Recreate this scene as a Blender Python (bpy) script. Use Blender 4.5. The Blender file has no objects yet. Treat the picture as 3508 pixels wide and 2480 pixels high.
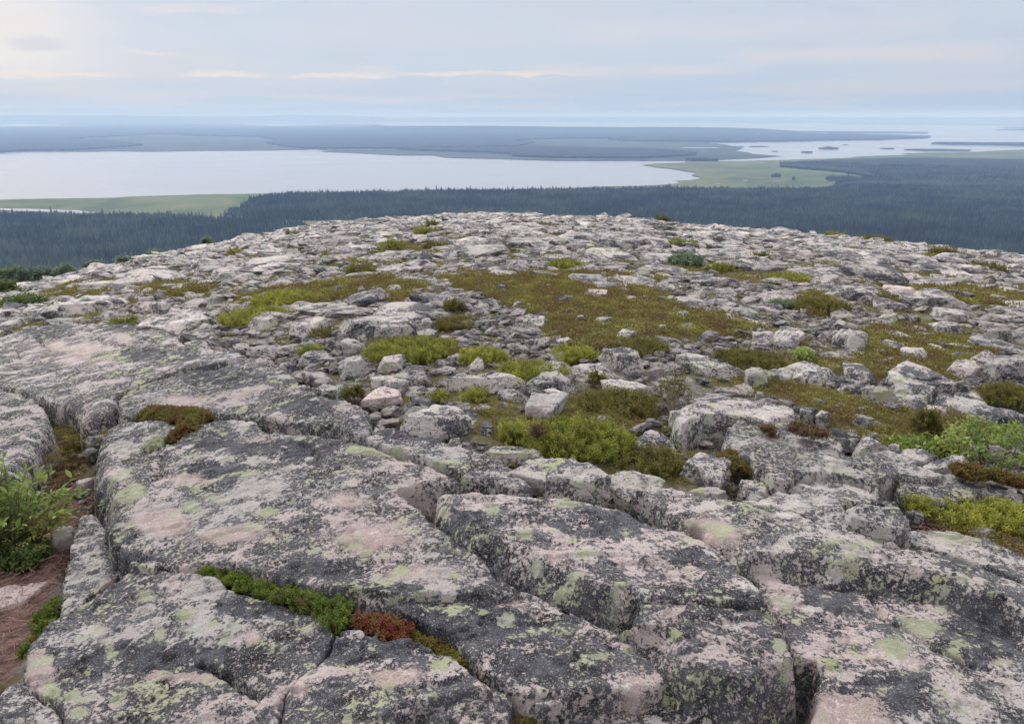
import bpy, bmesh, math, random
import numpy as np
from mathutils import Vector, Matrix

S = bpy.context.scene
random.seed(7)
RNG = np.random.default_rng(11)

# ------------------------------------------------------------------ camera, sky, sun, exposure
F = 2600.0            # focal length in photo pixels (3508 wide)
HOR = 397.0           # row of the true horizon in the photo
PITCH = math.atan((1240 - HOR) / F)
CAMH = 1.65
PLAIN = -240.0 + CAMH

cam_d = bpy.data.cameras.new("camera")
cam = bpy.data.objects.new("camera", cam_d)
S.collection.objects.link(cam)
cam.location = (0, 0, CAMH)
cam.rotation_euler = (math.pi / 2 - PITCH, 0, 0)
cam_d.sensor_width = 36
cam_d.lens = 36 * F / 3508
cam_d.clip_start = 0.05
cam_d.clip_end = 400000
S.camera = cam

SUN_EL, SUN_AZ, SUN_STR = math.radians(38), math.radians(-30), 2.5     # azimuth from +Y, negative = to the left
SKY_STR = 0.1
sun_d = bpy.data.lights.new("sun", 'SUN')
sun_d.energy = SUN_STR
sun_d.angle = math.radians(11)
sun_d.color = (1.0, 0.98, 0.95)
sun = bpy.data.objects.new("sun", sun_d)
S.collection.objects.link(sun)
_sd = Vector((math.sin(SUN_AZ) * math.cos(SUN_EL), math.cos(SUN_AZ) * math.cos(SUN_EL), math.sin(SUN_EL)))
sun.rotation_euler = _sd.to_track_quat('Z', 'Y').to_euler()

S.view_settings.view_transform = 'Standard'
S.view_settings.look = 'None'
S.view_settings.exposure = 0.05
S.view_settings.gamma = 1.0
S.render.engine = 'CYCLES'
S.cycles.use_denoising = True
S.cycles.max_bounces = 6
S.cycles.volume_bounces = 3
S.cycles.transparent_max_bounces = 8


class NT:
    """small helper for node trees"""
    def __init__(s, tree):
        s.t = tree; s.n = tree.nodes; s.l = tree.links
    def add(s, typ, **kw):
        n = s.n.new(typ)
        for k, v in kw.items():
            setattr(n, k, v)
        return n
    def link(s, a, b):
        s.l.new(a, b)
    def put(s, sock, v):
        if isinstance(v, (int, float, tuple, list)):
            sock.default_value = v
        else:
            s.l.new(v, sock)
    def math(s, op, a, b=0.0, clamp=False):
        n = s.add('ShaderNodeMath', operation=op); n.use_clamp = clamp
        s.put(n.inputs[0], a); s.put(n.inputs[1], b)
        return n.outputs[0]
    def vmath(s, op, a, b=(0, 0, 0)):
        n = s.add('ShaderNodeVectorMath', operation=op)
        s.put(n.inputs[0], a)
        if op == 'SCALE':
            s.put(n.inputs['Scale'], b)
        else:
            s.put(n.inputs[1], b)
        return n.outputs[0]
    def noise(s, vec, scale, detail=4, rough=0.55, dist=0.0, out=0):
        n = s.add('ShaderNodeTexNoise')
        s.put(n.inputs['Vector'], vec)
        n.inputs['Scale'].default_value = scale; n.inputs['Detail'].default_value = detail
        n.inputs['Roughness'].default_value = rough; n.inputs['Distortion'].default_value = dist
        return n.outputs[out]
    def ramp(s, v, a, b, lo=0.0, hi=1.0, smooth=True):
        n = s.add('ShaderNodeMapRange')
        n.interpolation_type = 'SMOOTHSTEP' if smooth else 'LINEAR'
        s.put(n.inputs[0], v)
        n.inputs[1].default_value = a; n.inputs[2].default_value = b
        n.inputs[3].default_value = lo; n.inputs[4].default_value = hi
        return n.outputs[0]
    def mix(s, f, a, b, mode='MIX'):
        n = s.add('ShaderNodeMix', data_type='RGBA', blend_type=mode)
        s.put(n.inputs[0], f)
        for i, v in ((6, a), (7, b)):
            if isinstance(v, (tuple, list)) and len(v) == 3:
                v = (*v, 1)
            s.put(n.inputs[i], v)
        return n.outputs[2]


def build_world():
    w = bpy.data.worlds.new("World")
    S.world = w
    w.use_nodes = True
    w.node_tree.nodes.clear()
    t = NT(w.node_tree)
    out = t.add('ShaderNodeOutputWorld')
    bg = t.add('ShaderNodeBackground')
    bg.inputs[1].default_value = SKY_STR
    t.link(bg.outputs[0], out.inputs[0])
    sky = t.add('ShaderNodeTexSky', sky_type='NISHITA')
    sky.sun_disc = False
    sky.sun_elevation = SUN_EL
    sky.sun_rotation = SUN_AZ
    tc = t.add('ShaderNodeTexCoord').outputs['Generated']
    sep = t.add('ShaderNodeSeparateXYZ'); t.link(tc, sep.inputs[0])
    x, y, z = sep.outputs
    az = t.math('ARCTAN2', x, y)
    def K(r, g, b, k=1.0):
        return (r * k / SKY_STR, g * k / SKY_STR, b * k / SKY_STR)
    # overcast layer: bluish at the horizon, brighter overhead
    low = t.mix(t.ramp(z, 0.0, 0.10), K(.45, .575, .76), K(.575, .64, .755))
    over = t.mix(t.ramp(z, 0.13, 0.32), low, K(1.34, 1.21, 1.26))
    # cloud deck seen in perspective
    zz = t.math('ADD', t.math('ABSOLUTE', z), 0.05)
    px = t.math('DIVIDE', x, zz); py = t.math('DIVIDE', y, zz)
    cmb = t.add('ShaderNodeCombineXYZ'); t.link(px, cmb.inputs[0]); t.link(py, cmb.inputs[1])
    deck = t.noise(cmb.outputs[0], 0.28, 7, 0.55, 0.4)
    sv = t.add('ShaderNodeCombineXYZ')
    t.link(az, sv.inputs[0]); t.put(sv.inputs[1], t.math('MULTIPLY', z, 4.0))
    wisps = t.noise(sv.outputs[0], 3.2, 7, 0.55, 0.9)
    soft = t.ramp(deck, 0.42, 0.66)
    over = t.mix(t.math('MULTIPLY', soft, 0.65), over, K(.635, .635, .71, 1.0))
    over = t.mix(t.math('MULTIPLY', t.ramp(wisps, 0.50, 0.72), t.ramp(z, 0.02, 0.06, 0.0, 0.4)), over, K(.68, .66, .725))
    over = t.mix(t.math('MULTIPLY', t.ramp(wisps, 0.47, 0.33), t.ramp(z, 0.03, 0.09, 0.0, 0.5)), over, K(.50, .57, .70))
    # bright bank at the left, pinkish veil at the right
    lf = t.math('MULTIPLY', t.ramp(az, -0.40, -0.56), t.ramp(z, 0.02, 0.06))
    over = t.mix(t.math('MULTIPLY', lf, t.ramp(wisps, 0.35, 0.55, 0.3, 0.95)), over, K(.80, .765, .775))
    # glow of the hidden sun to the left
    glow = t.math('MULTIPLY', t.ramp(az, 0.25, -0.7), t.ramp(z, 0.1, 0.35))
    over = t.mix(t.math('MULTIPLY', glow, 0.6), over, K(1.25, 1.18, 1.18))
    # long thin lit streaks low in the sky: (azimuth0, azimuth1, height, half thickness, strength)
    vn = t.noise(sv.outputs[0], 16.0, 5, 0.6)
    zw = t.math('ADD', z, t.math('MULTIPLY', t.math('SUBTRACT', vn, 0.5), 0.022))
    for a0, a1, zc, ht, st in ((-.60, -.44, .0420, .0042, .8), (-.40, -.28, .0447, .0048, .85), (-.28, -.12, .0455, .0052, .8), (-.15, .08, .0492, .0040, .8),
                               (-.205, -.13, .0530, .008, .45), (-.455, -.385, .0678, .0042, .7), (.0, .30, .053, .009, .3), (-.44, -.29, .114, .007, .45), (-.62, -.50, .092, .02, .5),
                               (.25, .56, .066, .014, .35), (.05, .5, .095, .02, .25)):
        e = t.math('MULTIPLY', t.ramp(az, a0 - .015, a0 + .05), t.ramp(az, a1 + .015, a1 - .06))
        d = t.math('ABSOLUTE', t.math('SUBTRACT', zw, zc))
        m = t.math('MULTIPLY', e, t.ramp(d, ht, ht * .15))
        m = t.math('MULTIPLY', m, t.ramp(vn, 0.25, 0.55, 0.35, 1.0))
        over = t.mix(t.math('MULTIPLY', m, st), over, K(.83, .73, .72))
    # small dark cloud at the left
    dx = t.math('MULTIPLY', t.math('ADD', az, .525), 30.0)
    dz = t.math('MULTIPLY', t.math('SUBTRACT', zw, .0735), 110.0)
    m = t.ramp(t.math('ADD', t.math('MULTIPLY', dx, dx), t.math('MULTIPLY', dz, dz)), 1.2, 0.0)
    m = t.math('MULTIPLY', m, t.ramp(vn, .3, .6, .35, 1.0))
    over = t.mix(t.math('MULTIPLY', m, 0.42), over, K(.47, .53, .65))
    # ground half of the sphere is never seen past the plain: keep it dull
    col = t.mix(0.9, sky.outputs[0], over)
    t.link(col, bg.inputs[0])


build_world()

# ------------------------------------------------------------------ geometry of the place
REG = {'A': (0, 350, .764), 'B': (1754, 350, .764), 'C': (0, 950, .52265), 'D': (1150, 950, .52265), 'E': (2308, 950, .52265),
       'F': (0, 1680, .52265), 'G': (1150, 1680, .52265), 'H': (2308, 1680, .52265), 'P': (0, 0, 1.5279), 'S': (0, 0, 1.0)}


def pix(r, x, y):
    ox, oy, k = REG[r]
    return ox + x * k, oy + y * k


CP, SP = math.cos(PITCH), math.sin(PITCH)


def ray(px, py):
    u = (px - 1754) / F; v = (1240 - py) / F
    return u, CP + v * SP, -SP + v * CP


CC = 0.00050
CREST = [(-1500, 700), (-600, 690), (-200, 672), (0, 650), (60, 642), (200, 609), (400, 569), (560, 537), (650, 519), (740, 503), (850, 495), (1000, 486), (1050, 481), (1200, 486),
         (1400, 493), (1550, 508), (1700, 520), (1900, 536), (2050, 553), (2200, 568), (2296, 580), (2600, 620), (3500, 740)]
_caz, _cb = [], []
for cx_, cy_ in CREST:
    X, Y, Z = ray(*pix('P', cx_, cy_))
    _caz.append(math.atan2(X, Y))
    _cb.append(-Z / math.hypot(X, Y) - 2 * math.sqrt(CAMH * CC))
_caz = np.array(_caz); _cb = np.array(_cb)


def bslope(az):
    return np.interp(az, _caz, _cb)


def tz(x, y):
    """height of the fell's surface"""
    d = np.hypot(x, y)
    z = -(bslope(np.arctan2(x, y)) * d + CC * d * d)
    return np.maximum(z, PLAIN - 1.5)


def ground_at(px, py, off=0.0):
    X, Y, Z = ray(px, py)
    h = math.hypot(X, Y)
    T = -Z / h
    b = float(bslope(math.atan2(X, Y)))
    disc = (T - b) ** 2 - 4 * CC * (CAMH - off)
    d = ((T - b) - math.sqrt(max(disc, 0.0))) / (2 * CC)
    if disc <= 0:
        d = math.sqrt(CAMH / CC)
    return X / h * d, Y / h * d


def plain_at(px, py, z=PLAIN):
    X, Y, Z = ray(px, py)
    k = (CAMH - z) / max(-Z, 0.0026)
    return X * k, Y * k


def project(x, y, z):
    zc = z - CAMH
    dep = y * CP - zc * SP
    v = (y * SP + zc * CP) / dep
    return 1754 + F * x / dep, 1240 - F * v


def gpoly(reg, pts, off=0.0):
    return np.array([ground_at(*pix(p[0] if isinstance(p[0], str) else reg, *(p[1:3] if isinstance(p[0], str) else p[:2])), off) for p in pts])


# ------------------------------------------------------------------ numpy noise
def _hash(ix, iy, iz):
    h = (ix * 374761393 + iy * 668265263 + iz * 2147483647 + 1274126177) & 0xFFFFFFFF
    h = ((h ^ (h >> 13)) * 1274126177) & 0xFFFFFFFF
    h = (h ^ (h >> 16)) & 0xFFFFFFFF
    return h


def vnoise(p):
    """smooth gradient noise in -1..1, p (N,3)"""
    i = np.floor(p).astype(np.int64); f = p - i
    u = f * f * f * (f * (f * 6 - 15) + 10)
    r = 0
    for dx in (0, 1):
        for dy in (0, 1):
            for dz in (0, 1):
                h = _hash(i[:, 0] + dx, i[:, 1] + dy, i[:, 2] + dz)
                gx = ((h & 1023) / 511.5 - 1); gy = (((h >> 10) & 1023) / 511.5 - 1); gz = (((h >> 20) & 1023) / 511.5 - 1)
                dot = gx * (f[:, 0] - dx) + gy * (f[:, 1] - dy) + gz * (f[:, 2] - dz)
                w = (u[:, 0] if dx else 1 - u[:, 0]) * (u[:, 1] if dy else 1 - u[:, 1]) * (u[:, 2] if dz else 1 - u[:, 2])
                r = r + w * dot
    return r


def fbm(p, sc, oct=4, rough=0.5, seed=0.0):
    q = p * sc + seed * 17.31
    a, r = 1.0, 0
    for k in range(oct):
        r = r + a * vnoise(q); q = q * 2.03 + 11.7; a *= rough
    return r


def p3(x, y, z=None):
    return np.stack([x, y, np.zeros_like(x) if z is None else z], 1)


def sdist(P, poly):
    """signed distance (inside positive), nearest segment and parameter on it"""
    n = len(P)
    best = np.full(n, 1e18); bi = np.zeros(n, int); bt = np.zeros(n)
    inside = np.zeros(n, bool)
    m = len(poly)
    for i in range(m):
        a = poly[i]; b = poly[(i + 1) % m]; ab = b - a
        L = max(ab @ ab, 1e-12)
        t = np.clip(((P - a) @ ab) / L, 0, 1)
        q = P - (a + t[:, None] * ab)
        d = q[:, 0] ** 2 + q[:, 1] ** 2
        k = d < best
        best[k] = d[k]; bi[k] = i; bt[k] = t[k]
        c = (a[1] > P[:, 1]) != (b[1] > P[:, 1])
        if abs(ab[1]) > 1e-12:
            xx = a[0] + (P[:, 1] - a[1]) / ab[1] * ab[0]
            inside ^= c & (P[:, 0] < xx)
    d = np.sqrt(best)
    return np.where(inside, d, -d), bi, bt


def pdist(P, line):
    best = np.full(len(P), 1e18)
    for a, b in zip(line[:-1], line[1:]):
        ab = b - a
        t = np.clip(((P - a) @ ab) / max(ab @ ab, 1e-12), 0, 1)
        q = P - (a + t[:, None] * ab)
        best = np.minimum(best, q[:, 0] ** 2 + q[:, 1] ** 2)
    return np.sqrt(best)


def smooth01(x):
    x = np.clip(x, 0, 1)
    return x * x * (3 - 2 * x)


# ------------------------------------------------------------------ object helpers
def tag(o, label=None, cat=None, group=None, kind=None):
    if label: o["label"] = label
    if cat: o["category"] = cat
    if group: o["group"] = group
    if kind: o["kind"] = kind
    return o


def mesh_np(name, V, Fc, mat=None, smooth=True, parent=None, loc=None, link=True, attrs=None):
    """V (n,3), Fc (m,k) array of equal sized faces, or list of such arrays"""
    me = bpy.data.meshes.new(name)
    V = np.asarray(V, np.float64)
    if loc is not None:
        V = V - np.asarray(loc)
    Fl = Fc if isinstance(Fc, list) else [Fc]
    Fl = [np.asarray(f, np.int32) for f in Fl if len(f)]
    me.vertices.add(len(V)); me.vertices.foreach_set('co', V.astype(np.float32).ravel())
    if Fl:
        loops = np.concatenate([f.ravel() for f in Fl])
        tot = np.concatenate([np.full(len(f), f.shape[1], np.int32) for f in Fl])
        st = np.concatenate([[0], np.cumsum(tot)[:-1]]).astype(np.int32)
        me.loops.add(len(loops)); me.loops.foreach_set('vertex_index', loops)
        me.polygons.add(len(tot)); me.polygons.foreach_set('loop_start', st); me.polygons.foreach_set('loop_total', tot)
        me.polygons.foreach_set('use_smooth', np.full(len(tot), smooth))
    for k, v in (attrs or {}).items():
        a = me.attributes.new(k, 'FLOAT', 'POINT'); a.data.foreach_set('value', np.asarray(v, np.float32))
    me.update(calc_edges=True)
    if mat: me.materials.append(mat)
    o = bpy.data.objects.new(name, me)
    if link: S.collection.objects.link(o)
    if parent: o.parent = parent
    if loc is not None: o.location = loc
    return o


def empty(name, loc=(0, 0, 0)):
    o = bpy.data.objects.new(name, None)
    S.collection.objects.link(o)
    o.location = loc
    o.empty_display_size = 0.2
    return o


def copy_thing(o, loc, rz=0.0, sc=1.0, label=None, group=None):
    c = o.copy(); S.collection.objects.link(c)
    c.location = loc; c.rotation_euler = (0, 0, rz); c.scale = (sc, sc, sc) if not isinstance(sc, tuple) else sc
    if label: c["label"] = label
    if group: c["group"] = group
    for ch in list(o.children):
        k = ch.copy(); S.collection.objects.link(k); k.parent = c
    return c


def scatter(name, P, rot, scl, protos, idx, kind='stuff'):
    """geometry-nodes instances of protos on points (only for uncountable stuff)"""
    me = bpy.data.meshes.new(name)
    me.vertices.add(len(P)); me.vertices.foreach_set('co', np.asarray(P, np.float32).ravel())
    for nm, v in (('rot', rot), ('scl', scl)):
        a = me.attributes.new(nm, 'FLOAT_VECTOR', 'POINT'); a.data.foreach_set('vector', np.asarray(v, np.float32).ravel())
    a = me.attributes.new('idx', 'INT', 'POINT'); a.data.foreach_set('value', np.asarray(idx, np.int32))
    o = bpy.data.objects.new(name, me); S.collection.objects.link(o)
    col = bpy.data.collections.new(name + "_sources")
    for p in protos: col.objects.link(p)
    ng = bpy.data.node_groups.new(name + "_scatter", 'GeometryNodeTree')
    ng.interface.new_socket('Geometry', in_out='INPUT', socket_type='NodeSocketGeometry')
    ng.interface.new_socket('Geometry', in_out='OUTPUT', socket_type='NodeSocketGeometry')
    gi = ng.nodes.new('NodeGroupInput'); go = ng.nodes.new('NodeGroupOutput')
    iop = ng.nodes.new('GeometryNodeInstanceOnPoints')
    ci = ng.nodes.new('GeometryNodeCollectionInfo')
    ci.inputs['Collection'].default_value = col
    ci.inputs['Separate Children'].default_value = True
    ci.inputs['Reset Children'].default_value = True
    def na(n, typ):
        k = ng.nodes.new('GeometryNodeInputNamedAttribute'); k.data_type = typ; k.inputs[0].default_value = n
        return k.outputs[0]
    L = ng.links.new
    L(gi.outputs[0], iop.inputs['Points']); L(ci.outputs[0], iop.inputs['Instance'])
    iop.inputs['Pick Instance'].default_value = True
    L(na('idx', 'INT'), iop.inputs['Instance Index'])
    L(na('rot', 'FLOAT_VECTOR'), iop.inputs['Rotation'])
    L(na('scl', 'FLOAT_VECTOR'), iop.inputs['Scale'])
    L(iop.outputs[0], go.inputs[0])
    m = o.modifiers.new('scatter', 'NODES'); m.node_group = ng
    o["kind"] = kind
    return o


def rotmats(rx, ry, rz):
    cx, sx, cy, sy, cz, sz = np.cos(rx), np.sin(rx), np.cos(ry), np.sin(ry), np.cos(rz), np.sin(rz)
    M = np.empty((len(rx), 3, 3))
    M[:, 0, 0] = cz * cy; M[:, 0, 1] = cz * sy * sx - sz * cx; M[:, 0, 2] = cz * sy * cx + sz * sx
    M[:, 1, 0] = sz * cy; M[:, 1, 1] = sz * sy * sx + cz * cx; M[:, 1, 2] = sz * sy * cx - cz * sx
    M[:, 2, 0] = -sy; M[:, 2, 1] = cy * sx; M[:, 2, 2] = cy * cx
    return M


def replicate(tv, tf, P, M, s):
    """copies of a template merged into one mesh: returns V, F, per-vertex index of copy"""
    n, k = len(P), len(tv)
    V = np.einsum('nij,kj->nki', M, tv) * np.asarray(s).reshape(n, 1, -1) + P[:, None, :]
    Fc = (np.asarray(tf)[None] + (np.arange(n) * k)[:, None, None]).reshape(-1, len(tf[0]))
    return V.reshape(-1, 3), Fc, np.repeat(np.arange(n), k)


# ------------------------------------------------------------------ materials
def new_mat(name):
    m = bpy.data.materials.new(name); m.use_nodes = True
    m.node_tree.nodes.clear()
    t = NT(m.node_tree)
    out = t.add('ShaderNodeOutputMaterial'); b = t.add('ShaderNodeBsdfPrincipled')
    t.link(b.outputs[0], out.inputs[0])
    b.inputs['Specular IOR Level'].default_value = 0.25
    return m, t, b


def rock_mat(name, dark=0.5, darkscale=1.0, pink=0.5, green=0.3, pale=0.5, patches=False, bump=1.0, fine=1.0, rosettes=True):
    m, t, b = new_mat(name)
    tc = t.add('ShaderNodeTexCoord').outputs['Object']
    oi = t.add('ShaderNodeObjectInfo')
    v = t.vmath('ADD', tc, t.vmath('SCALE', (37.1, 11.7, 23.9), oi.outputs['Random']))
    s = darkscale
    big = t.noise(v, 1.1 * s, 3, 0.5)
    mid = t.noise(v, 10.0 * s, 8, 0.70, 0.35)
    sm = t.noise(v, 52.0 * s, 6, 0.75, 0.2)
    grain = t.noise(v, 170.0 * s, 3, 0.6)
    # granite itself
    base = t.mix(t.ramp(big, 0.40, 0.62), (0.47, 0.46, 0.46), (0.58, 0.465, 0.46))
    base = t.mix(pink, (0.45, 0.445, 0.42), base)
    base = t.mix(t.math('MULTIPLY', t.ramp(grain, 0.42, 0.62), 0.55), base, (0.72, 0.66, 0.63))
    base = t.mix(t.math('MULTIPLY', t.ramp(grain, 0.44, 0.30), 0.6), base, (0.20, 0.17, 0.17))
    # pale crust
    med0 = t.noise(t.vmath('ADD', v, (8.3, 2.1, 6.7)), 2.4 * s, 4, 0.6, 0.4)
    pm = t.math('ADD', t.math('MULTIPLY', sm, 0.6), t.math('MULTIPLY', mid, 0.4))
    base = t.mix(t.ramp(pm, 0.60 - 0.16 * pale, 0.66 - 0.16 * pale), base, t.mix(t.ramp(med0, 0.42, 0.60), (0.84, 0.83, 0.82), (0.70, 0.75, 0.62)))
    # green-grey crust
    gn = t.noise(t.vmath('ADD', v, (5.2, 1.3, 8.8)), 4.2 * s, 6, 0.6, 0.8)
    gs = t.math('ADD', t.math('MULTIPLY', gn, 0.85), t.math('MULTIPLY', sm, 0.15))
    gth = 0.66 - 0.16 * green
    gcol = t.mix(t.ramp(big, 0.45, 0.6), (0.43, 0.475, 0.36), (0.45, 0.50, 0.27))
    if patches:
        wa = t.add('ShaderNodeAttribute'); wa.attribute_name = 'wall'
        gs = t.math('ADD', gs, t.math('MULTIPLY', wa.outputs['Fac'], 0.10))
    base = t.mix(t.ramp(gs, gth, gth + 0.035, 0, 0.85), base, gcol)
    med = t.noise(t.vmath('ADD', v, (3.3, 9.1, 4.7)), 3.2 * s, 5, 0.62, 0.4)
    # round rosettes of pale and greenish crust
    ros = 0.0; rcol = None
    if rosettes:
        wv = t.vmath('ADD', v, t.vmath('SCALE', t.noise(v, 30 * s, 4, .65, out=1), .035 / s))
        vo = t.add('ShaderNodeTexVoronoi'); t.link(wv, vo.inputs['Vector']); vo.inputs['Scale'].default_value = 12.0 * s
        sc_ = t.add('ShaderNodeSeparateColor'); t.link(vo.outputs['Color'], sc_.inputs[0])
        rad = t.ramp(sc_.outputs[0], .62, 1.0, -.20, .52, smooth=False)
        ros = t.ramp(t.math('SUBTRACT', rad, t.math('ADD', vo.outputs['Distance'], t.math('ADD', t.math('MULTIPLY', t.math('SUBTRACT', sm, .5), 1.3), t.math('MULTIPLY', t.math('SUBTRACT', mid, .5), 1.0)))), .0, .05, 0, .82)
        rcol = t.mix(t.ramp(sc_.outputs[1], .25, .45), (.64, .62, .60), (.46, .50, .40))
        rcol = t.mix(t.ramp(sc_.outputs[1], .72, .8), rcol, (.44, .50, .28))
        rcol = t.mix(t.ramp(grain, .38, .55, .35, 0), rcol, (.25, .27, .22))
    # black map-like crust
    dn = t.math('ADD', t.math('ADD', t.math('MULTIPLY', mid, 0.40), t.math('MULTIPLY', sm, 0.46)), t.math('MULTIPLY', med, 0.42))
    dn = t.math('ADD', dn, t.math('MULTIPLY', grain, 0.14))
    dth = 0.71 + 0.10 * (0.5 - dark) * 2
    dcol = t.mix(t.ramp(mid, 0.38, 0.62), (0.020, 0.022, 0.029), (0.11, 0.118, 0.14))
    dcol = t.mix(t.ramp(grain, 0.58, 0.66, 0, 0.75), dcol, (0.50, 0.50, 0.48))
    dm = t.ramp(dn, dth - 0.016, dth + 0.018)
    if patches:
        def at(n):
            a = t.add('ShaderNodeAttribute'); a.attribute_name = n
            return a.outputs['Fac']
        wob = t.math('SUBTRACT', t.math('ADD', t.math('ADD', t.math('MULTIPLY', mid, 1.0), t.math('MULTIPLY', sm, 0.9)), t.math('MULTIPLY', med, 1.1)), 1.5)
        bare = t.ramp(t.math('ADD', at('bare'), t.math('MULTIPLY', wob, 3.2)), 0.50, 0.60)
        yel = t.ramp(t.math('ADD', at('yellow'), t.math('MULTIPLY', wob, 3.0)), 0.50, 0.54)
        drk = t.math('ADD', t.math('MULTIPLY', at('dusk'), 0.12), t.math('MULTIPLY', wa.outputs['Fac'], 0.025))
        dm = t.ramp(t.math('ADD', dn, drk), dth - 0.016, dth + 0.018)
        dm = t.math('MULTIPLY', dm, t.math('SUBTRACT', 1.0, t.math('MULTIPLY', bare, 0.72)))
        bcol = t.mix(t.ramp(grain, 0.35, 0.65), (0.50, 0.37, 0.35), (0.72, 0.58, 0.55))
        base = t.mix(t.math('MULTIPLY', bare, 0.72), base, bcol)
    base = t.mix(dm, base, dcol)
    if rosettes:
        base = t.mix(ros, base, rcol)
    base = t.mix(1.0, base, t.mix(oi.outputs['Random'], (.90, .90, .90), (1.24, 1.22, 1.20)), 'MULTIPLY')
    if patches:
        ycol = t.mix(t.ramp(sm, 0.35, 0.65), (0.38, 0.44, 0.27), (0.56, 0.59, 0.41))
        base = t.mix(t.math('MULTIPLY', yel, 0.85), base, ycol)
    t.link(base, b.inputs['Base Color'])
    b.inputs['Roughness'].default_value = 0.88
    hgt = t.math('ADD', t.math('MULTIPLY', sm, 0.6), t.math('MULTIPLY', grain, 0.25 * fine))
    hgt = t.math('ADD', hgt, t.math('MULTIPLY', dm, -0.10))
    hgt = t.math('ADD', hgt, t.math('MULTIPLY', mid, 1.0))
    bp = t.add('ShaderNodeBump'); bp.inputs['Strength'].default_value = 1.0 * bump
    bp.inputs['Distance'].default_value = 0.036 / s
    t.link(hgt, bp.inputs['Height']); t.link(bp.outputs[0], b.inputs['Normal'])
    return m


M_SLAB = rock_mat("lichen_granite", dark=0.58, pink=0.6, green=0.38, pale=0.5, patches=True)
M_SLAB2 = rock_mat("pale_lichen_granite", dark=0.52, pink=0.35, green=0.45, pale=0.65, patches=True)
M_ROCK = rock_mat("boulder_granite", dark=0.48, pink=0.35, green=0.45, pale=0.7)
M_ROCKG = rock_mat("green_crusted_granite", dark=0.45, pink=0.1, green=0.85, pale=0.5)
M_ROCKP = rock_mat("pink_granite", dark=0.22, pink=1.0, green=0.25, pale=0.55)
M_FIELD = rock_mat("field_granite", dark=0.48, darkscale=0.55, pink=0.35, green=0.5, pale=0.6, rosettes=False)
M_FIELDG = rock_mat("grey_field_granite", dark=0.62, darkscale=0.6, pink=0.15, green=0.6, pale=0.4, rosettes=False)
M_FIELDP = rock_mat("pink_field_granite", dark=0.40, darkscale=0.55, pink=.8, green=0.3, pale=0.6, rosettes=False)
M_BARE = rock_mat("bare_pink_granite", dark=0.0, pink=1.0, green=0.0, pale=0.1)


def plant_mat(name, cols, rough=0.7, noise_scale=9.0, trans=0.25, tintvar=0.5):
    """cols: three colours blended by clump noise and the per-sprig 'tint' attribute"""
    m, t, b = new_mat(name)
    geo = t.add('ShaderNodeNewGeometry').outputs['Position']
    n = t.noise(geo, noise_scale, 3, 0.6)
    a = t.add('ShaderNodeAttribute'); a.attribute_name = 'tint'
    oi = t.add('ShaderNodeObjectInfo')
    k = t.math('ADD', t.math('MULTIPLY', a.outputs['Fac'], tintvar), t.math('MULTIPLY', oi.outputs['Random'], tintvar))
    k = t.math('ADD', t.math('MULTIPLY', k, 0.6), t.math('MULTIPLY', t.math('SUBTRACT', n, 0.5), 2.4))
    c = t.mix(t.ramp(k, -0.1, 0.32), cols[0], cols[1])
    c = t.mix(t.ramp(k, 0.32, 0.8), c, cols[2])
    t.link(c, b.inputs['Base Color'])
    b.inputs['Roughness'].default_value = rough
    if trans:
        out = [x for x in t.n if x.type == 'OUTPUT_MATERIAL'][0]
        tr = t.add('ShaderNodeBsdfTranslucent'); t.link(c, tr.inputs[0])
        mx = t.add('ShaderNodeMixShader'); mx.inputs[0].default_value = trans
        t.link(b.outputs[0], mx.inputs[1]); t.link(tr.outputs[0], mx.inputs[2]); t.link(mx.outputs[0], out.inputs[0])
    return m


def bark_mat(name, c):
    m, t, b = new_mat(name)
    g = t.add('ShaderNodeNewGeometry').outputs['Position']
    n = t.noise(g, 60, 4, 0.6)
    t.link(t.mix(n, tuple(x * 0.6 for x in c), tuple(x * 1.4 for x in c)), b.inputs['Base Color'])
    b.inputs['Roughness'].default_value = 0.9
    return m


M_JUN = plant_mat("juniper_needles", ((0.11, 0.125, 0.025), (0.25, 0.275, 0.045), (0.44, 0.44, 0.085)))
M_JUNB = plant_mat("olive_juniper_needles", ((0.085, 0.085, 0.022), (0.16, 0.15, 0.035), (0.25, 0.23, 0.06)))
M_HEATH = plant_mat("crowberry_carpet", ((0.20, 0.135, 0.065), (0.20, 0.18, 0.055), (0.33, 0.315, 0.085)), noise_scale=2.6)
M_MAT = plant_mat("crowberry_sprigs", ((0.15, 0.09, 0.025), (0.09, 0.15, 0.022), (0.20, 0.24, 0.035)), noise_scale=12)
M_MATB = plant_mat("olive_crowberry_sprigs", ((0.17, 0.085, 0.03), (0.15, 0.135, 0.03), (0.24, 0.22, 0.045)), noise_scale=6)
M_RUST = plant_mat("rusty_sprigs", ((0.12, 0.065, 0.04), (0.15, 0.10, 0.05), (0.17, 0.15, 0.055)), noise_scale=12)
M_RED = plant_mat("red_sprigs", ((0.10, 0.045, 0.03), (0.20, 0.05, 0.025), (0.17, 0.13, 0.04)), noise_scale=22)
M_LEAF = plant_mat("fresh_leaves", ((0.13, 0.19, 0.055), (0.24, 0.33, 0.08), (0.42, 0.48, 0.13)), rough=0.5, trans=0.35, noise_scale=5)
M_LEAFD = plant_mat("dark_leaves", ((0.06, 0.10, 0.03), (0.11, 0.165, 0.05), (0.20, 0.26, 0.07)), rough=0.5, trans=0.3, noise_scale=6)
M_BLUE = plant_mat("bluish_leaves", ((0.11, 0.16, 0.11), (0.17, 0.24, 0.16), (0.25, 0.32, 0.20)), trans=0.2)
M_BARK = bark_mat("twig_bark", (0.16, 0.11, 0.085))
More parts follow.
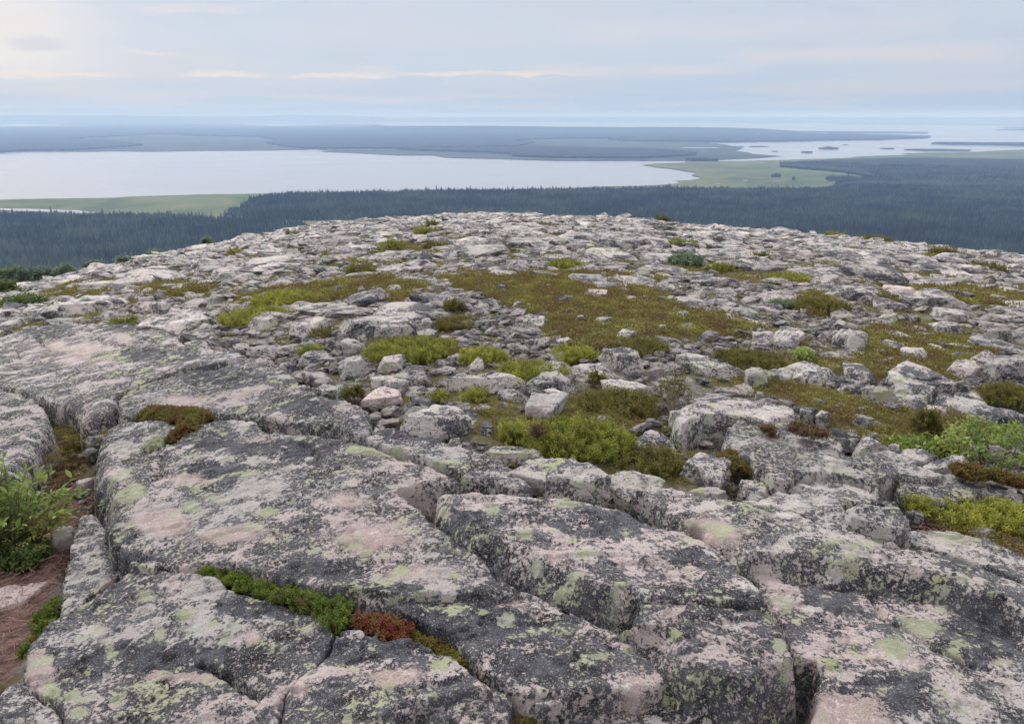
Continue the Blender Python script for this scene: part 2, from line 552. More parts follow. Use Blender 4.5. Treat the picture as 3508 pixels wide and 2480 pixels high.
M_GREYTWIG = bark_mat("grey_twig_bark", (0.33, 0.29, 0.25))
M_LITTER = bark_mat("red_brown_litter", (0.33, 0.20, 0.17))
M_CROWN = plant_mat("spruce_needles", ((0.024, 0.048, 0.036), (0.064, 0.112, 0.076), (0.155, 0.215, 0.14)), trans=0, noise_scale=0.007, tintvar=1.2)

# ------------------------------------------------------------------ the fell's ground
# moss carpets (photo outlines laid on the hillside)
MOSS = [
    ('P', [(985, 615), (1150, 612), (1300, 608), (1500, 615), (1480, 650), (1540, 690), (1700, 730), (1680, 760), (1520, 755), (1450, 790), (1380, 772), (1290, 800), (1232, 790), (1222, 750), (1232, 710), (1172, 700), (1130, 680), (1050, 650), (990, 640)]),
    ('P', [(540, 655), (700, 640), (860, 618), (960, 640), (900, 682), (780, 672), (640, 692), (540, 690)]),
    ('P', [(60, 655), (250, 620), (320, 630), (230, 668), (80, 672)]),
    ('P', [(300, 640), (400, 628), (500, 645), (400, 668), (300, 660)]),
    ('P', [(820, 762), (960, 752), (1100, 790), (1260, 832), (1150, 838), (1000, 805), (850, 800)]),
    ('P', [(1020, 885), (1150, 890), (1160, 940), (1270, 885), (1400, 868), (1480, 900), (1500, 960), (1560, 980), (1640, 1030), (1680, 1060), (1600, 1092), (1480, 1085), (1400, 1050), (1250, 1030), (1130, 1000), (1060, 970), (1080, 940), (1020, 910)]),
    ('P', [(1540, 842), (1700, 850), (1850, 870), (1980, 912), (2140, 918), (2230, 960), (2200, 1010), (2020, 1005), (1890, 965), (1780, 905), (1640, 875)]),
    ('P', [(1590, 795), (1720, 780), (1850, 806), (1900, 800), (2080, 748), (2240, 770), (2230, 800), (2120, 850), (1970, 852), (1880, 835), (1720, 822), (1600, 812)]),
    ('P', [(1730, 685), (1820, 655), (1900, 692), (1830, 710)]),
    ('P', [(2040, 645), (2340, 648), (2340, 695), (2150, 682)]),
    ('P', [(2040, 1130), (2180, 1100), (2340, 1130), (2340, 1255), (2200, 1205), (2060, 1165)]),
    ('P', [(1500, 705), (1640, 700), (1700, 740), (1560, 740)]),
    ('P', [(1870, 760), (2000, 720), (2080, 735), (1960, 790)]),
]
SOIL = [
    ('P', [(-200, 1000), (60, 1010), (110, 940), (250, 915), (265, 960), (212, 1010), (195, 1090), (225, 1165), (170, 1200), (140, 1300), (70, 1440), (20, 1545), (-200, 1560)]),
    ('P', [(2040, 1130), (2100, 1140), (2200, 1190), (2340, 1245), (2340, 1275), (2200, 1225), (2060, 1175)]),
    ('P', [(1880, 1030), (1960, 1020), (2050, 1075), (1960, 1095)]),
]
MOSS_W = [gpoly(r, p, -0.02) for r, p in MOSS]
SOIL_W = [gpoly(r, p, -0.30 if i == 0 else -0.05) for i, (r, p) in enumerate(SOIL)]
# ------------------------------------------------------------------ bedrock slabs
# (key, region, outline, height offset, dome, default edge radius, material, grooves, label)
def _sh(pts, dx, dy=0):
    return [(x + dx, y + dy) for x, y in pts]


SLABS = [
    ('A', 'F', [(150, 1270), (180, 1080), (240, 960), (330, 880), (440, 830), (550, 770), (610, 715), (680, 655), (780, 595), (860, 550), (1000, 533), (1200, 550), (1400, 585), (1560, 635), (1700, 678), (1850, 738), (2000, 798), (2120, 850), (2185, 925), (2170, 1010), (2120, 1100), (2060, 1170), (1950, 1250), (1870, 1340), (1830, 1450), (1810, 1900), (430, 1900), (425, 1470), (330, 1380), (250, 1325), (200, 1285)],
     -0.02, .05, .12, M_SLAB, [[('F', 1300, 1100), ('F', 1500, 1180), ('F', 1700, 1330)]],
     "big domed rock slab in front, below the green and red crowberry strip, with yellow-green crust patches"),
    ('A2', 'F', [(-200, 1440), (0, 1375), (60, 1305), (130, 1280), (195, 1310), (245, 1350), (325, 1400), (395, 1475), (405, 1900), (-200, 1900)],
     -.04, .03, .09, M_SLAB, [], "small rock slab filling the corner under the reddish twig litter, left of the big domed slab"),
    ('D', 'G', [(0, 960), (60, 925), (140, 915), (260, 955), (400, 990), (520, 1015), (640, 1065), (740, 1118), (850, 1198), (950, 1268), (1035, 1325), (850, 1348), (700, 1382), (560, 1426), (400, 1495), (330, 1560), (320, 1900), (-355, 1900), (-345, 1450), (-305, 1345), (-225, 1260), (-115, 1180), (-50, 1105), (-5, 1030)],
     -.02, .04, .05, M_SLAB, [], "smooth blue-grey rock slab with a pale pink patch, just below the red crowberry tuft"),
    ('D2', 'G', [(1050, 1345), (1185, 1378), (1185, 1430), (1135, 1500), (1140, 1900), (350, 1900), (360, 1575), (430, 1512), (570, 1445), (710, 1402), (860, 1368)],
     -.06, .03, .05, M_SLAB, [], "low rock slab at the bottom between the blue-grey slab and the mossy brown crack"),
    ('C', 'G', [(100, 668), (340, 706), (510, 712), (700, 714), (870, 714), (940, 700), (1100, 696), (1240, 698), (1290, 712, .08), (1400, 765, .05), (1550, 830, .05), (1700, 908, .05), (1850, 970, .05), (1960, 1030, .05), (2060, 1100, .06), (2145, 1170, .08), (2165, 1250, .10), (2085, 1315, .12), (1900, 1325, .12), (1700, 1335, .12), (1540, 1362, .12), (1480, 1425, .12), (1350, 1415, .10), (1200, 1335), (1080, 1255), (960, 1165), (880, 1085), (800, 1005), (700, 935), (560, 890), (470, 850), (400, 800), (250, 775), (150, 735)],
     -.02, .04, .06, M_SLAB, [[('G', 1150, 1300), ('G', 1300, 1330), ('G', 1450, 1300)]],
     "rock slab in the middle of the foreground, between the crowberry strip and the long diagonal crack"),
    ('B', 'S', [(308, 1612, .20), (316, 1560, .20), (334, 1525, .16), (376, 1470, .10), (408, 1452), (470, 1446), (549, 1449), (612, 1460), (600, 1490), (562, 1512), (515, 1535), (560, 1532), (600, 1522), (650, 1480), (684, 1460), (732, 1449), (810, 1446), (878, 1453), (905, 1478), (1000, 1492), (1150, 1506), (1255, 1538), (1411, 1580), (1516, 1622), (1590, 1652), (1464, 1661), (1385, 1672), (1345, 1692), (1385, 1710), (1443, 1752), (1464, 1782, .07), (1516, 1830), (1594, 1877), (1652, 1924), (1699, 1966), (1751, 2003), (1796, 2036), (1725, 2040), (1641, 2041), (1605, 2049), (1516, 2048), (1417, 2047), (1328, 2045), (1202, 2027), (1150, 2020), (1080, 2020), (960, 1990), (880, 1962), (784, 1950), (700, 1934), (640, 1944), (523, 1950), (450, 1955), (440, 1915), (385, 1870), (365, 1810, .12), (345, 1790, .2), (330, 1720, .25), (312, 1660, .22)],
     .02, .10, .07, M_SLAB, [[('C', 1180, 1150), ('C', 1060, 1200), ('C', 1050, 1250), ('C', 1080, 1330), ('C', 950, 1380)], [('C', 1980, 1110), ('C', 2080, 1190), ('C', 2090, 1260)], [('F', 850, 460), ('F', 1000, 430)]],
     "largest rock slab of the foreground, crossed by pink patches, above the green crowberry strip"),
    ('J', 'F', [(505, 215), (540, 180), (610, 165), (655, 180), (690, 260), (710, 380), (820, 455), (830, 540), (775, 575), (690, 622), (630, 672), (580, 700), (540, 755), (430, 815), (385, 800), (425, 600), (465, 400), (485, 270)],
     -.10, .03, .10, M_SLAB, [], "narrow rock ledge with a salmon-pink scar and a small dark hole, left flank of the largest slab"),
    ('F1', 'C', [(775, 870), (785, 805), (860, 745), (960, 706), (1100, 676), (1250, 628), (1400, 597), (1480, 566), (1620, 538), (1750, 528), (1850, 605), (1950, 685), (2100, 775), (2250, 815), ('D', 100, 835), ('D', 215, 875, .14), ('D', 240, 960, .16), ('D', 225, 1030, .14), ('D', 180, 1052), ('D', 100, 1022), ('D', -10, 985), (2190, 990), (1950, 962), (1740, 940), (1600, 922), (1400, 905), (1370, 865), (1200, 852), (1000, 845), (950, 880), (860, 922), (790, 922)],
     .05, .08, .10, M_SLAB, [], "upper rock slab with a rounded right end, above the olive crowberry mat and right of the forked slab"),
    ('E1', 'C', [(-400, 470), (-150, 440), (0, 400), (150, 345), (300, 315), (500, 303), (700, 308), (900, 312), (1000, 325), (1130, 372), (1200, 432), (1350, 472), (1550, 482), (1612, 518), (1500, 552), (1430, 572), (1350, 592), (1230, 602), (1100, 642), (950, 692), (850, 724), (765, 785, .15), (755, 860, .2), (700, 895, .2), (600, 930, .2), (520, 930, .2), (480, 860, .2), (300, 805, .15), (240, 775), (100, 740), (0, 718), (-400, 700)],
     .08, .14, .12, M_SLAB, [[('C', 540, 315), ('C', 600, 400), ('C', 720, 500)], [('C', 860, 420), ('C', 1050, 480), ('C', 1250, 530), ('C', 1440, 575)], [('C', 110, 490), ('C', 150, 600)], [('C', 250, 430), ('C', 280, 470), ('C', 330, 540)]],
     "wide dark rock slab at the upper left, forked by cracks and flushed with pink"),
    ('G1', 'C', [(-500, 745), (0, 752), (130, 768), (220, 806), (290, 872), (325, 945, .1), (325, 1000, .14), (268, 1048, .16), (228, 1118, .18), (198, 1200, .2), (178, 1262, .2), (100, 1310), (0, 1330), (-500, 1330)],
     .08, .10, .12, M_SLAB, [], "pale speckled rock slab at the left edge, above the leafy green shrub"),
    ('GB', 'D', [(40, 1012), (130, 1035), (235, 1045), (255, 985), (400, 1005), (560, 1045), (700, 1088), (820, 1115), (1000, 1182), (1130, 1240), (1230, 1312), (1285, 1378, .12), (1180, 1385, .14), (1000, 1345, .12), (870, 1322), (700, 1255), (500, 1172), (250, 1090)],
     .03, .06, .10, M_SLAB, [], "slanting mauve-grey rock slab running down from the rounded slab end to the shaded hollow"),
    ('I', 'G', [(350, 10), (400, -30), (470, -55), (600, -72), (860, -62), (1000, -50), (1180, -38), (1290, -12), (1360, 35), (1100, 20), (900, 8), (700, 15), (655, 45), (635, 110), (610, 160), (575, 135), (470, 60)],
     -.12, .02, .04, M_SLAB, [], "sunken grey rock slab between the largest slab and the slab with the mossy left wall"),
    ('H1', 'G', [(655, 60, .16), (710, 36), (900, 24), (1100, 38), (1400, 54), (1700, 84), (1830, 104), (1930, 155), (2050, 228), ('H', 60, 275), ('H', 195, 355), ('H', 295, 425), ('H', 395, 505), ('H', 475, 585), ('H', 555, 675), ('H', 630, 765), ('H', 648, 835), ('H', 600, 806), ('H', 400, 772), ('H', 200, 752), ('H', 0, 732), (2050, 722, .08), (1980, 728, .2), (1900, 800, .26), (1760, 760, .26), (1640, 740, .28), (1500, 700, .28), (1350, 620, .28), (1220, 560, .28), (1100, 480, .26), (960, 400, .25), (850, 330, .22), (720, 240, .2), (640, 150, .18)],
     .09, .05, .07, M_SLAB, [], "long rock slab with a green crusted left wall, right of the diagonal crack"),
    ('H2', 'G', [(2000, 742, .1), (2200, 752), ('H', 0, 756), ('H', 200, 776), ('H', 400, 800), ('H', 590, 832), ('H', 665, 890), ('H', 710, 975), ('H', 750, 1095), ('H', 790, 1180, .15), ('H', 820, 1260, .24), ('H', 800, 1380, .3), ('H', 700, 1500, .3), ('H', 600, 1531, .3), ('H', 500, 1490, .3), ('H', 300, 1390, .3), ('H', 100, 1325, .3), (2180, 1230, .3), (2100, 1120, .28), (1980, 1010, .28), (1850, 930, .28), (1720, 850, .26), (1780, 780, .26), (1920, 812, .2)],
     .07, .05, .07, M_SLAB, [], "rock slab with a black and green shaded lower wall, directly below the long green-walled slab"),
    ('L', 'G', [(1385, 1900), (1385, 1490), (1500, 1440), (1700, 1402), (1900, 1366), (2090, 1350), (2250, 1345), ('H', 90, 1360), ('H', 240, 1412), ('H', 370, 1460), ('H', 480, 1510), ('H', 550, 1570), ('H', 600, 1900)],
     -.12, .04, .06, M_SLAB, [], "low rock slab at the bottom edge, right of the mossy brown crack and below the shaded wall"),
    ('K', 'H', [('G', 1945, 15), ('G', 2100, -12), (-40, 0), (60, 20), (200, 48), (400, 88), (600, 128), (800, 168), (950, 218), (1150, 258), (1400, 328), (1700, 418), (1900, 478), (2100, 558), (2296, 648), (2600, 780), (2600, 1080, .3), (2296, 910, .3), (2100, 815, .3), (1900, 735, .28), (1800, 680, .28), (1600, 632, .28), (1400, 602, .26), (1200, 574, .26), (1050, 548, .26), (900, 522, .26), (700, 486, .24), (600, 486, .24), (530, 520, .22), (470, 510, .22), (380, 440, .2), (270, 350, .18), (150, 270, .16), (60, 225, .14), (-50, 145, .1), (-110, 90, .08)],
     .09, .05, .08, M_SLAB2, [[('H', 1400, 480), ('H', 1600, 500), ('H', 2000, 560), ('H', 2250, 700)]],
     "very long rock slab sloping down to the right edge, with a broken black wall below it"),
    ('M', 'H', [(505, 585), (600, 518), (705, 514), (900, 552), (1050, 577), (1200, 602), (1400, 634), (1600, 664), (1800, 714), (1900, 774), (2100, 860), (2296, 955), (2700, 1150), (2700, 1900), (880, 1900), (905, 1531), (930, 1350), (975, 1255), (900, 1168), (810, 1150), (765, 1050), (728, 940), (672, 850), (650, 765), (565, 675)],
     -.02, .05, .06, M_SLAB, [[('H', 1250, 620), ('H', 1400, 850), ('H', 1600, 960), ('H', 1780, 1070), ('H', 1950, 1130)]],
     "broad rock slab at the lower right with bright yellow-green crusts and a bare salmon-pink scar"),
    ('PK', 'H', [(1240, 240), (1320, 232), (1500, 280), (1700, 270), (1900, 295), (2100, 355), (2300, 440), (2600, 560), (2600, 770), (2296, 628), (2100, 540), (1900, 462), (1700, 402), (1400, 314), (1250, 268)],
     .03, .04, .07, M_SLAB2, [], "pale green-crusted rock slab lying between the long sloping slab and the brown soil patch"),
    ('Q', 'E', [(560, 1480), (640, 1430), (750, 1395), (850, 1325), (1000, 1302), (1200, 1335), (1350, 1415), (1450, 1485), (1495, 1560), ('H', 1485, 175), ('H', 1400, 118), ('H', 1250, 95), ('H', 1130, 105), ('H', 1115, 200), ('H', 1100, 245), ('H', 950, 212), ('H', 800, 160), ('H', 600, 118), ('H', 420, 80)],
     .02, .08, .09, M_SLAB2, [], "flat triangular rock slab with a smooth pinkish top, behind the long sloping slab"),
    ('Q2', 'H', [(1135, 130), (1200, 98), (1300, 100), (1420, 130), (1500, 175), (1560, 210), (1555, 250), (1400, 240), (1250, 205), (1160, 175)],
     .16, .03, .06, M_SLAB2, [], "wedge of green-tinged rock lying over a black hole beside the flat triangular slab"),
    ('R1', 'E', [(0, 930), (60, 855), (220, 793), (420, 783), (640, 833), (785, 880), (785, 930), (640, 950), (560, 952), (400, 915), (250, 912), (130, 935), (60, 975)],
     .10, .06, .09, M_SLAB2, [], "low grey-and-white rock slab at the near edge of the right-hand heath, under the two dark stones"),
    ('R2', 'E', [(345, 1010), (400, 932), (560, 962), (780, 960), (960, 990), (1060, 1030), (1090, 1080), (1150, 1170), (1400, 1150), (1500, 1180), (1640, 1250), (1790, 1300), (1700, 1330), (1560, 1330), (1450, 1300), (1350, 1345), (1360, 1395), (1240, 1325), (1000, 1292), (870, 1310), (800, 1280), (770, 1370), (650, 1330), (560, 1265), (500, 1185), (440, 1185), (350, 1090)],
     .08, .14, .10, M_SLAB2, [[('E', 500, 1010), ('E', 700, 1090), ('E', 800, 1190)], [('E', 1020, 1080), ('E', 1050, 1130), ('E', 1150, 1180)], [('E', 800, 1290), ('E', 1000, 1290), ('E', 1220, 1320)]],
     "large hummocky pale rock slab in the right middle, with two small rusty moss tufts on top"),
    ('R3', 'E', [(1440, 1360), (1560, 1345), (1650, 1340), (1800, 1305), (2000, 1372), (2200, 1392), (2296, 1420), (2230, 1470), (2000, 1435), (1850, 1485), (1700, 1502), (1560, 1465), (1480, 1420)],
     .03, .06, .07, M_SLAB2, [], "bumpy white-crusted rock slab at the right, above the green heath and brown soil"),
]

# coloured patches that belong to the stone: (type, region, cx, cy, rx, ry)
PATCH = [('bare', 'F', 1040, 230, 210, 100), ('bare', 'F', 1500, 330, 330, 60), ('bare', 'F', 700, 500, 110, 70), ('bare', 'F', 1650, 950, 90, 60), ('bare', 'F', 1180, 1190, 300, 40), ('bare', 'F', 260, 1180, 90, 130),
         ('bare', 'F', 1960, 1280, 90, 70), ('bare', 'G', 60, 100, 180, 60), ('bare', 'G', 250, 330, 330, 130), ('bare', 'G', 560, 580, 330, 80), ('bare', 'G', 400, 1220, 260, 70), ('bare', 'G', 1950, 1250, 120, 90),
         ('bare', 'G', 1180, 750, 130, 40), ('bare', 'H', 200, 420, 250, 110), ('bare', 'H', 800, 290, 220, 25), ('bare', 'H', 1130, 1420, 230, 110), ('bare', 'H', 1120, 1560, 330, 150), ('bare', 'H', 1540, 1140, 130, 60), ('bare', 'H', 1300, 1080, 100, 50), ('bare', 'H', 1190, 980, 130, 40),
         ('bare', 'C', 580, 530, 170, 80), ('bare', 'C', 380, 490, 90, 50), ('bare', 'C', 490, 590, 90, 40), ('bare', 'C', 1230, 1360, 200, 50), ('bare', 'C', 1640, 1090, 180, 40), ('bare', 'C', 1200, 860, 260, 50), ('bare', 'C', 820, 440, 90, 30),
         ('bare', 'C', 560, 1380, 60, 120), ('bare', 'G', 950, 120, 160, 60), ('bare', 'G', 1440, 560, 110, 60),
         ('yellow', 'F', 1250, 810, 100, 70), ('yellow', 'F', 960, 690, 65, 40), ('yellow', 'F', 640, 930, 90, 70), ('yellow', 'F', 480, 1340, 60, 70), ('yellow', 'F', 320, 1290, 70, 70), ('yellow', 'F', 1260, 130, 80, 40),
         ('yellow', 'F', 1740, 190, 100, 40), ('yellow', 'F', 710, 1000, 60, 70), ('yellow', 'F', 1170, 1140, 60, 30), ('yellow', 'F', 760, 1390, 50, 40), ('yellow', 'F', 520, 1460, 80, 40), ('yellow', 'F', 1050, 930, 40, 60),
         ('yellow', 'F', 150, 1500, 130, 40), ('yellow', 'F', 830, 60, 150, 50), ('yellow', 'F', 1430, 80, 100, 30), ('yellow', 'G', 1500, 190, 110, 45), ('yellow', 'G', 580, 715, 75, 20), ('yellow', 'G', 980, 785, 45, 22),
         ('yellow', 'G', 1920, 1020, 60, 30), ('yellow', 'G', 1720, 1080, 60, 30), ('yellow', 'G', 1240, 400, 60, 60), ('yellow', 'G', 1000, 230, 70, 50), ('yellow', 'G', 230, 1010, 50, 40), ('yellow', 'G', 1850, 850, 90, 90), ('yellow', 'G', 440, 540, 50, 40),
         ('yellow', 'G', 490, 1500, 60, 30), ('yellow', 'G', 610, 1325, 60, 15), ('yellow', 'G', 2200, 1220, 50, 60), ('yellow', 'H', 720, 710, 120, 70), ('yellow', 'H', 1640, 900, 130, 110), ('yellow', 'H', 1430, 1050, 190, 90), ('yellow', 'H', 1830, 1050, 70, 50),
         ('yellow', 'H', 2140, 1140, 90, 35), ('yellow', 'H', 1640, 1320, 45, 25), ('yellow', 'H', 680, 1180, 50, 60), ('yellow', 'H', 730, 1310, 80, 60), ('yellow', 'H', 1030, 440, 70, 60), ('yellow', 'H', 1250, 470, 90, 45), ('yellow', 'H', 1860, 1220, 70, 40),
         ('yellow', 'H', 1220, 690, 50, 30), ('yellow', 'H', 1950, 1410, 180, 50), ('yellow', 'H', 620, 950, 60, 40), ('yellow', 'H', 1140, 530, 70, 45), ('yellow', 'H', 1740, 790, 70, 40), ('yellow', 'D', 300, 1170, 300, 26), ('yellow', 'D', 700, 1260, 150, 22),
         ('yellow', 'C', 720, 570, 130, 50), ('yellow', 'C', 800, 1320, 90, 50), ('yellow', 'C', 900, 1400, 70, 30), ('yellow', 'C', 720, 1460, 40, 90), ('yellow', 'C', 1640, 1330, 90, 30), ('yellow', 'C', 1440, 1480, 70, 30), ('yellow', 'H', 1260, 140, 60, 26), ('yellow', 'H', 1800, 370, 170, 45),
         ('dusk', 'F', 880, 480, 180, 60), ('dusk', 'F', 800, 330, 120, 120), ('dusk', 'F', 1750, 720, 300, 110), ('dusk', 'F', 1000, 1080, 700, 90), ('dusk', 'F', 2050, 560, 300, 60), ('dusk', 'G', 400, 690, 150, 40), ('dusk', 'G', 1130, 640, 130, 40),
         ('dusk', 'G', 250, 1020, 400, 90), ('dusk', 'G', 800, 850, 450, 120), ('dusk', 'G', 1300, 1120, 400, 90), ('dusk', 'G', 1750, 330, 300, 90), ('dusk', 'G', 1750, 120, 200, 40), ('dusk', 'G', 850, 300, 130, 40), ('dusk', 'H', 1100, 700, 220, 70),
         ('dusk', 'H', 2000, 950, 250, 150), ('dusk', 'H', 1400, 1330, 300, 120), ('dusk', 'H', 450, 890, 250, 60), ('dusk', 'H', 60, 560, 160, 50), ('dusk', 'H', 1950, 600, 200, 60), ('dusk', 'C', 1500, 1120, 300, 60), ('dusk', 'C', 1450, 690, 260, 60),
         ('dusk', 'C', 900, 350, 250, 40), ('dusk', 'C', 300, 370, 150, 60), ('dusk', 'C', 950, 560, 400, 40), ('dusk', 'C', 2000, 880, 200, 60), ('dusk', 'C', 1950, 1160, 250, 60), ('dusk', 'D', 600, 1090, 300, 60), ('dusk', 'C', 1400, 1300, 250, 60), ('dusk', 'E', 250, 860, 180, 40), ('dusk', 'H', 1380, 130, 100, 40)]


def slab_polys():
    out = []
    for key, reg, pts, off, dome, r, mat, gro, lab in SLABS:
        P = []; R = []
        for p in pts:
            if isinstance(p[0], str):
                rg, q = p[0], p[1:]
            else:
                rg, q = reg, p
            P.append(ground_at(*pix(rg, q[0], q[1]), off)); R.append(q[2] if len(q) > 2 else r)
        out.append((np.array(P), np.array(R)))
    return out


SLAB_P = slab_polys()


def patch_fields(x, y, z):
    px, py = project(x, y, z)
    res = {'bare': np.zeros(len(x)), 'yellow': np.zeros(len(x)), 'dusk': np.zeros(len(x))}
    for typ, rg, cx, cy, rx, ry in PATCH:
        # the patch's own place and size on the stone
        c = np.array(ground_at(*pix(rg, cx, cy))); e = np.array(ground_at(*pix(rg, cx + rx, cy))); n = np.array(ground_at(*pix(rg, cx, cy - ry)))
        a = e - c; b = n - c
        M = np.linalg.inv(np.array([a, b]).T)
        q = (np.stack([x - c[0], y - c[1]], 1)) @ M.T
        d = 1.0 - np.hypot(q[:, 0], q[:, 1]) * 0.72
        k = 1.7 if (typ, rg, cx) in (('bare', 'H', 1130), ('bare', 'H', 1120), ('bare', 'F', 1040), ('bare', 'F', 260)) else 1.0
        res[typ] = np.maximum(res[typ], np.clip(d, 0, 1) * k)
    return res


def build_slab(i):
    key, reg, pts, off, dome, r0, mat, gro, lab = SLABS[i]
    poly, R = SLAB_P[i]
    mn, mx = poly.min(0) - .12, poly.max(0) + .12
    dist = max(np.hypot(*poly.mean(0)), 1.2)
    area = (mx - mn).prod()
    g = min(max(0.0030 * dist, math.sqrt(area / 260000)), 0.03)
    nx, ny = int((mx[0] - mn[0]) / g) + 2, int((mx[1] - mn[1]) / g) + 2
    gx, gy = np.meshgrid(mn[0] + np.arange(nx) * g, mn[1] + np.arange(ny) * g, indexing='ij')
    x, y = gx.ravel(), gy.ravel()
    P = np.stack([x, y], 1)
    sd, si, st = sdist(P, poly)
    q = p3(x, y)
    chip = fbm(q, 6.0, 3, .6, seed=i + 15)
    wob = -.018 * smooth01((chip - .22) / .05) + 0.008 * fbm(q, 3.2, 3, .55, seed=i) + 0.007 * fbm(q, 17, 3, .6, seed=i + 5)
    sd = sd + wob + 0.002
    keep = sd > -0.075
    R2 = np.roll(R, -1)
    r = R[si] * (1 - st) + R2[si] * st
    sd = sd - .018 * smooth01((r - .15) / .08)
    wide = np.clip((r - .12) / .12, 0, 1)
    r = np.where(r < .15, r * .26, r * .42)
    dome_ = dome * .08
    r = np.maximum(r * (1 + 0.5 * fbm(q, 4.0, 2, seed=i + 9)), .02)
    u = np.clip(sd / r, 0, 1)
    box = r * (1 - np.clip(1 - (1 - u) ** 2.8, 0, 1) ** (1 / 2.8))
    lip = np.clip(sd / .022, 0, 1)
    face = 1.45 * r * np.clip(1 - u, 0, 1) + .010 * (1 - lip) ** 2
    face = np.where(u >= 1, 0, face)
    drop = box * (1 - wide) + face * wide
    drop = drop + np.clip(-sd, 0, None) * 7.0
    z = tz(x, y) + off + dome_ * (1 - np.exp(-np.clip(sd, 0, None) / 0.45)) - dome_ * .6
    z += 0.014 * fbm(q, 1.3, 3, .5, seed=i + 20) + 0.010 * fbm(q, 6.5, 3, .55, seed=i + 30) + 0.0045 * fbm(q, 30, 3, .6, seed=i + 40)
    # sheet-like steps in the granite
    stp = fbm(q * np.array([1, 1.6, 1]), 2.1, 4, .6, seed=i + 50)
    z += 0.013 * (smooth01((stp - .05) / .05) + smooth01((stp + .22) / .05))
    # broken, knobbly wall where the edge is a wide one
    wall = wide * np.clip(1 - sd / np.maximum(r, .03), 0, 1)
    z += wall * (0.050 * fbm(q, 9.0, 5, .7, seed=i + 60) - .008)
    for line in gro:
        L = gpoly('S', line)
        dd = pdist(P, L) + 0.012 * fbm(q, 9, 3, seed=i + 70)
        z -= 0.05 * np.exp(-(dd / .011) ** 2) + .006 * np.exp(-(dd / .05) ** 2)
    z = z - drop
    idx = np.full(len(x), -1); idx[keep] = np.arange(keep.sum())
    G = idx.reshape(nx, ny)
    a, b, c, d = G[:-1, :-1].ravel(), G[1:, :-1].ravel(), G[1:, 1:].ravel(), G[:-1, 1:].ravel()
    k = (a >= 0) & (b >= 0) & (c >= 0) & (d >= 0)
    Fq = np.stack([a[k], b[k], c[k], d[k]], 1)
    V = np.stack([x[keep], y[keep], z[keep]], 1)
    at = patch_fields(V[:, 0], V[:, 1], V[:, 2])
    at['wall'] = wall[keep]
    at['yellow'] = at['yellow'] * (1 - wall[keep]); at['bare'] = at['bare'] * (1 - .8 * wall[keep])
    cen = V.mean(0)
    o = mesh_np("rock_slab", V, Fq, mat, loc=tuple(cen), attrs=at)
    tag(o, lab, "rock slab", "cracked granite slabs in front")
    return o


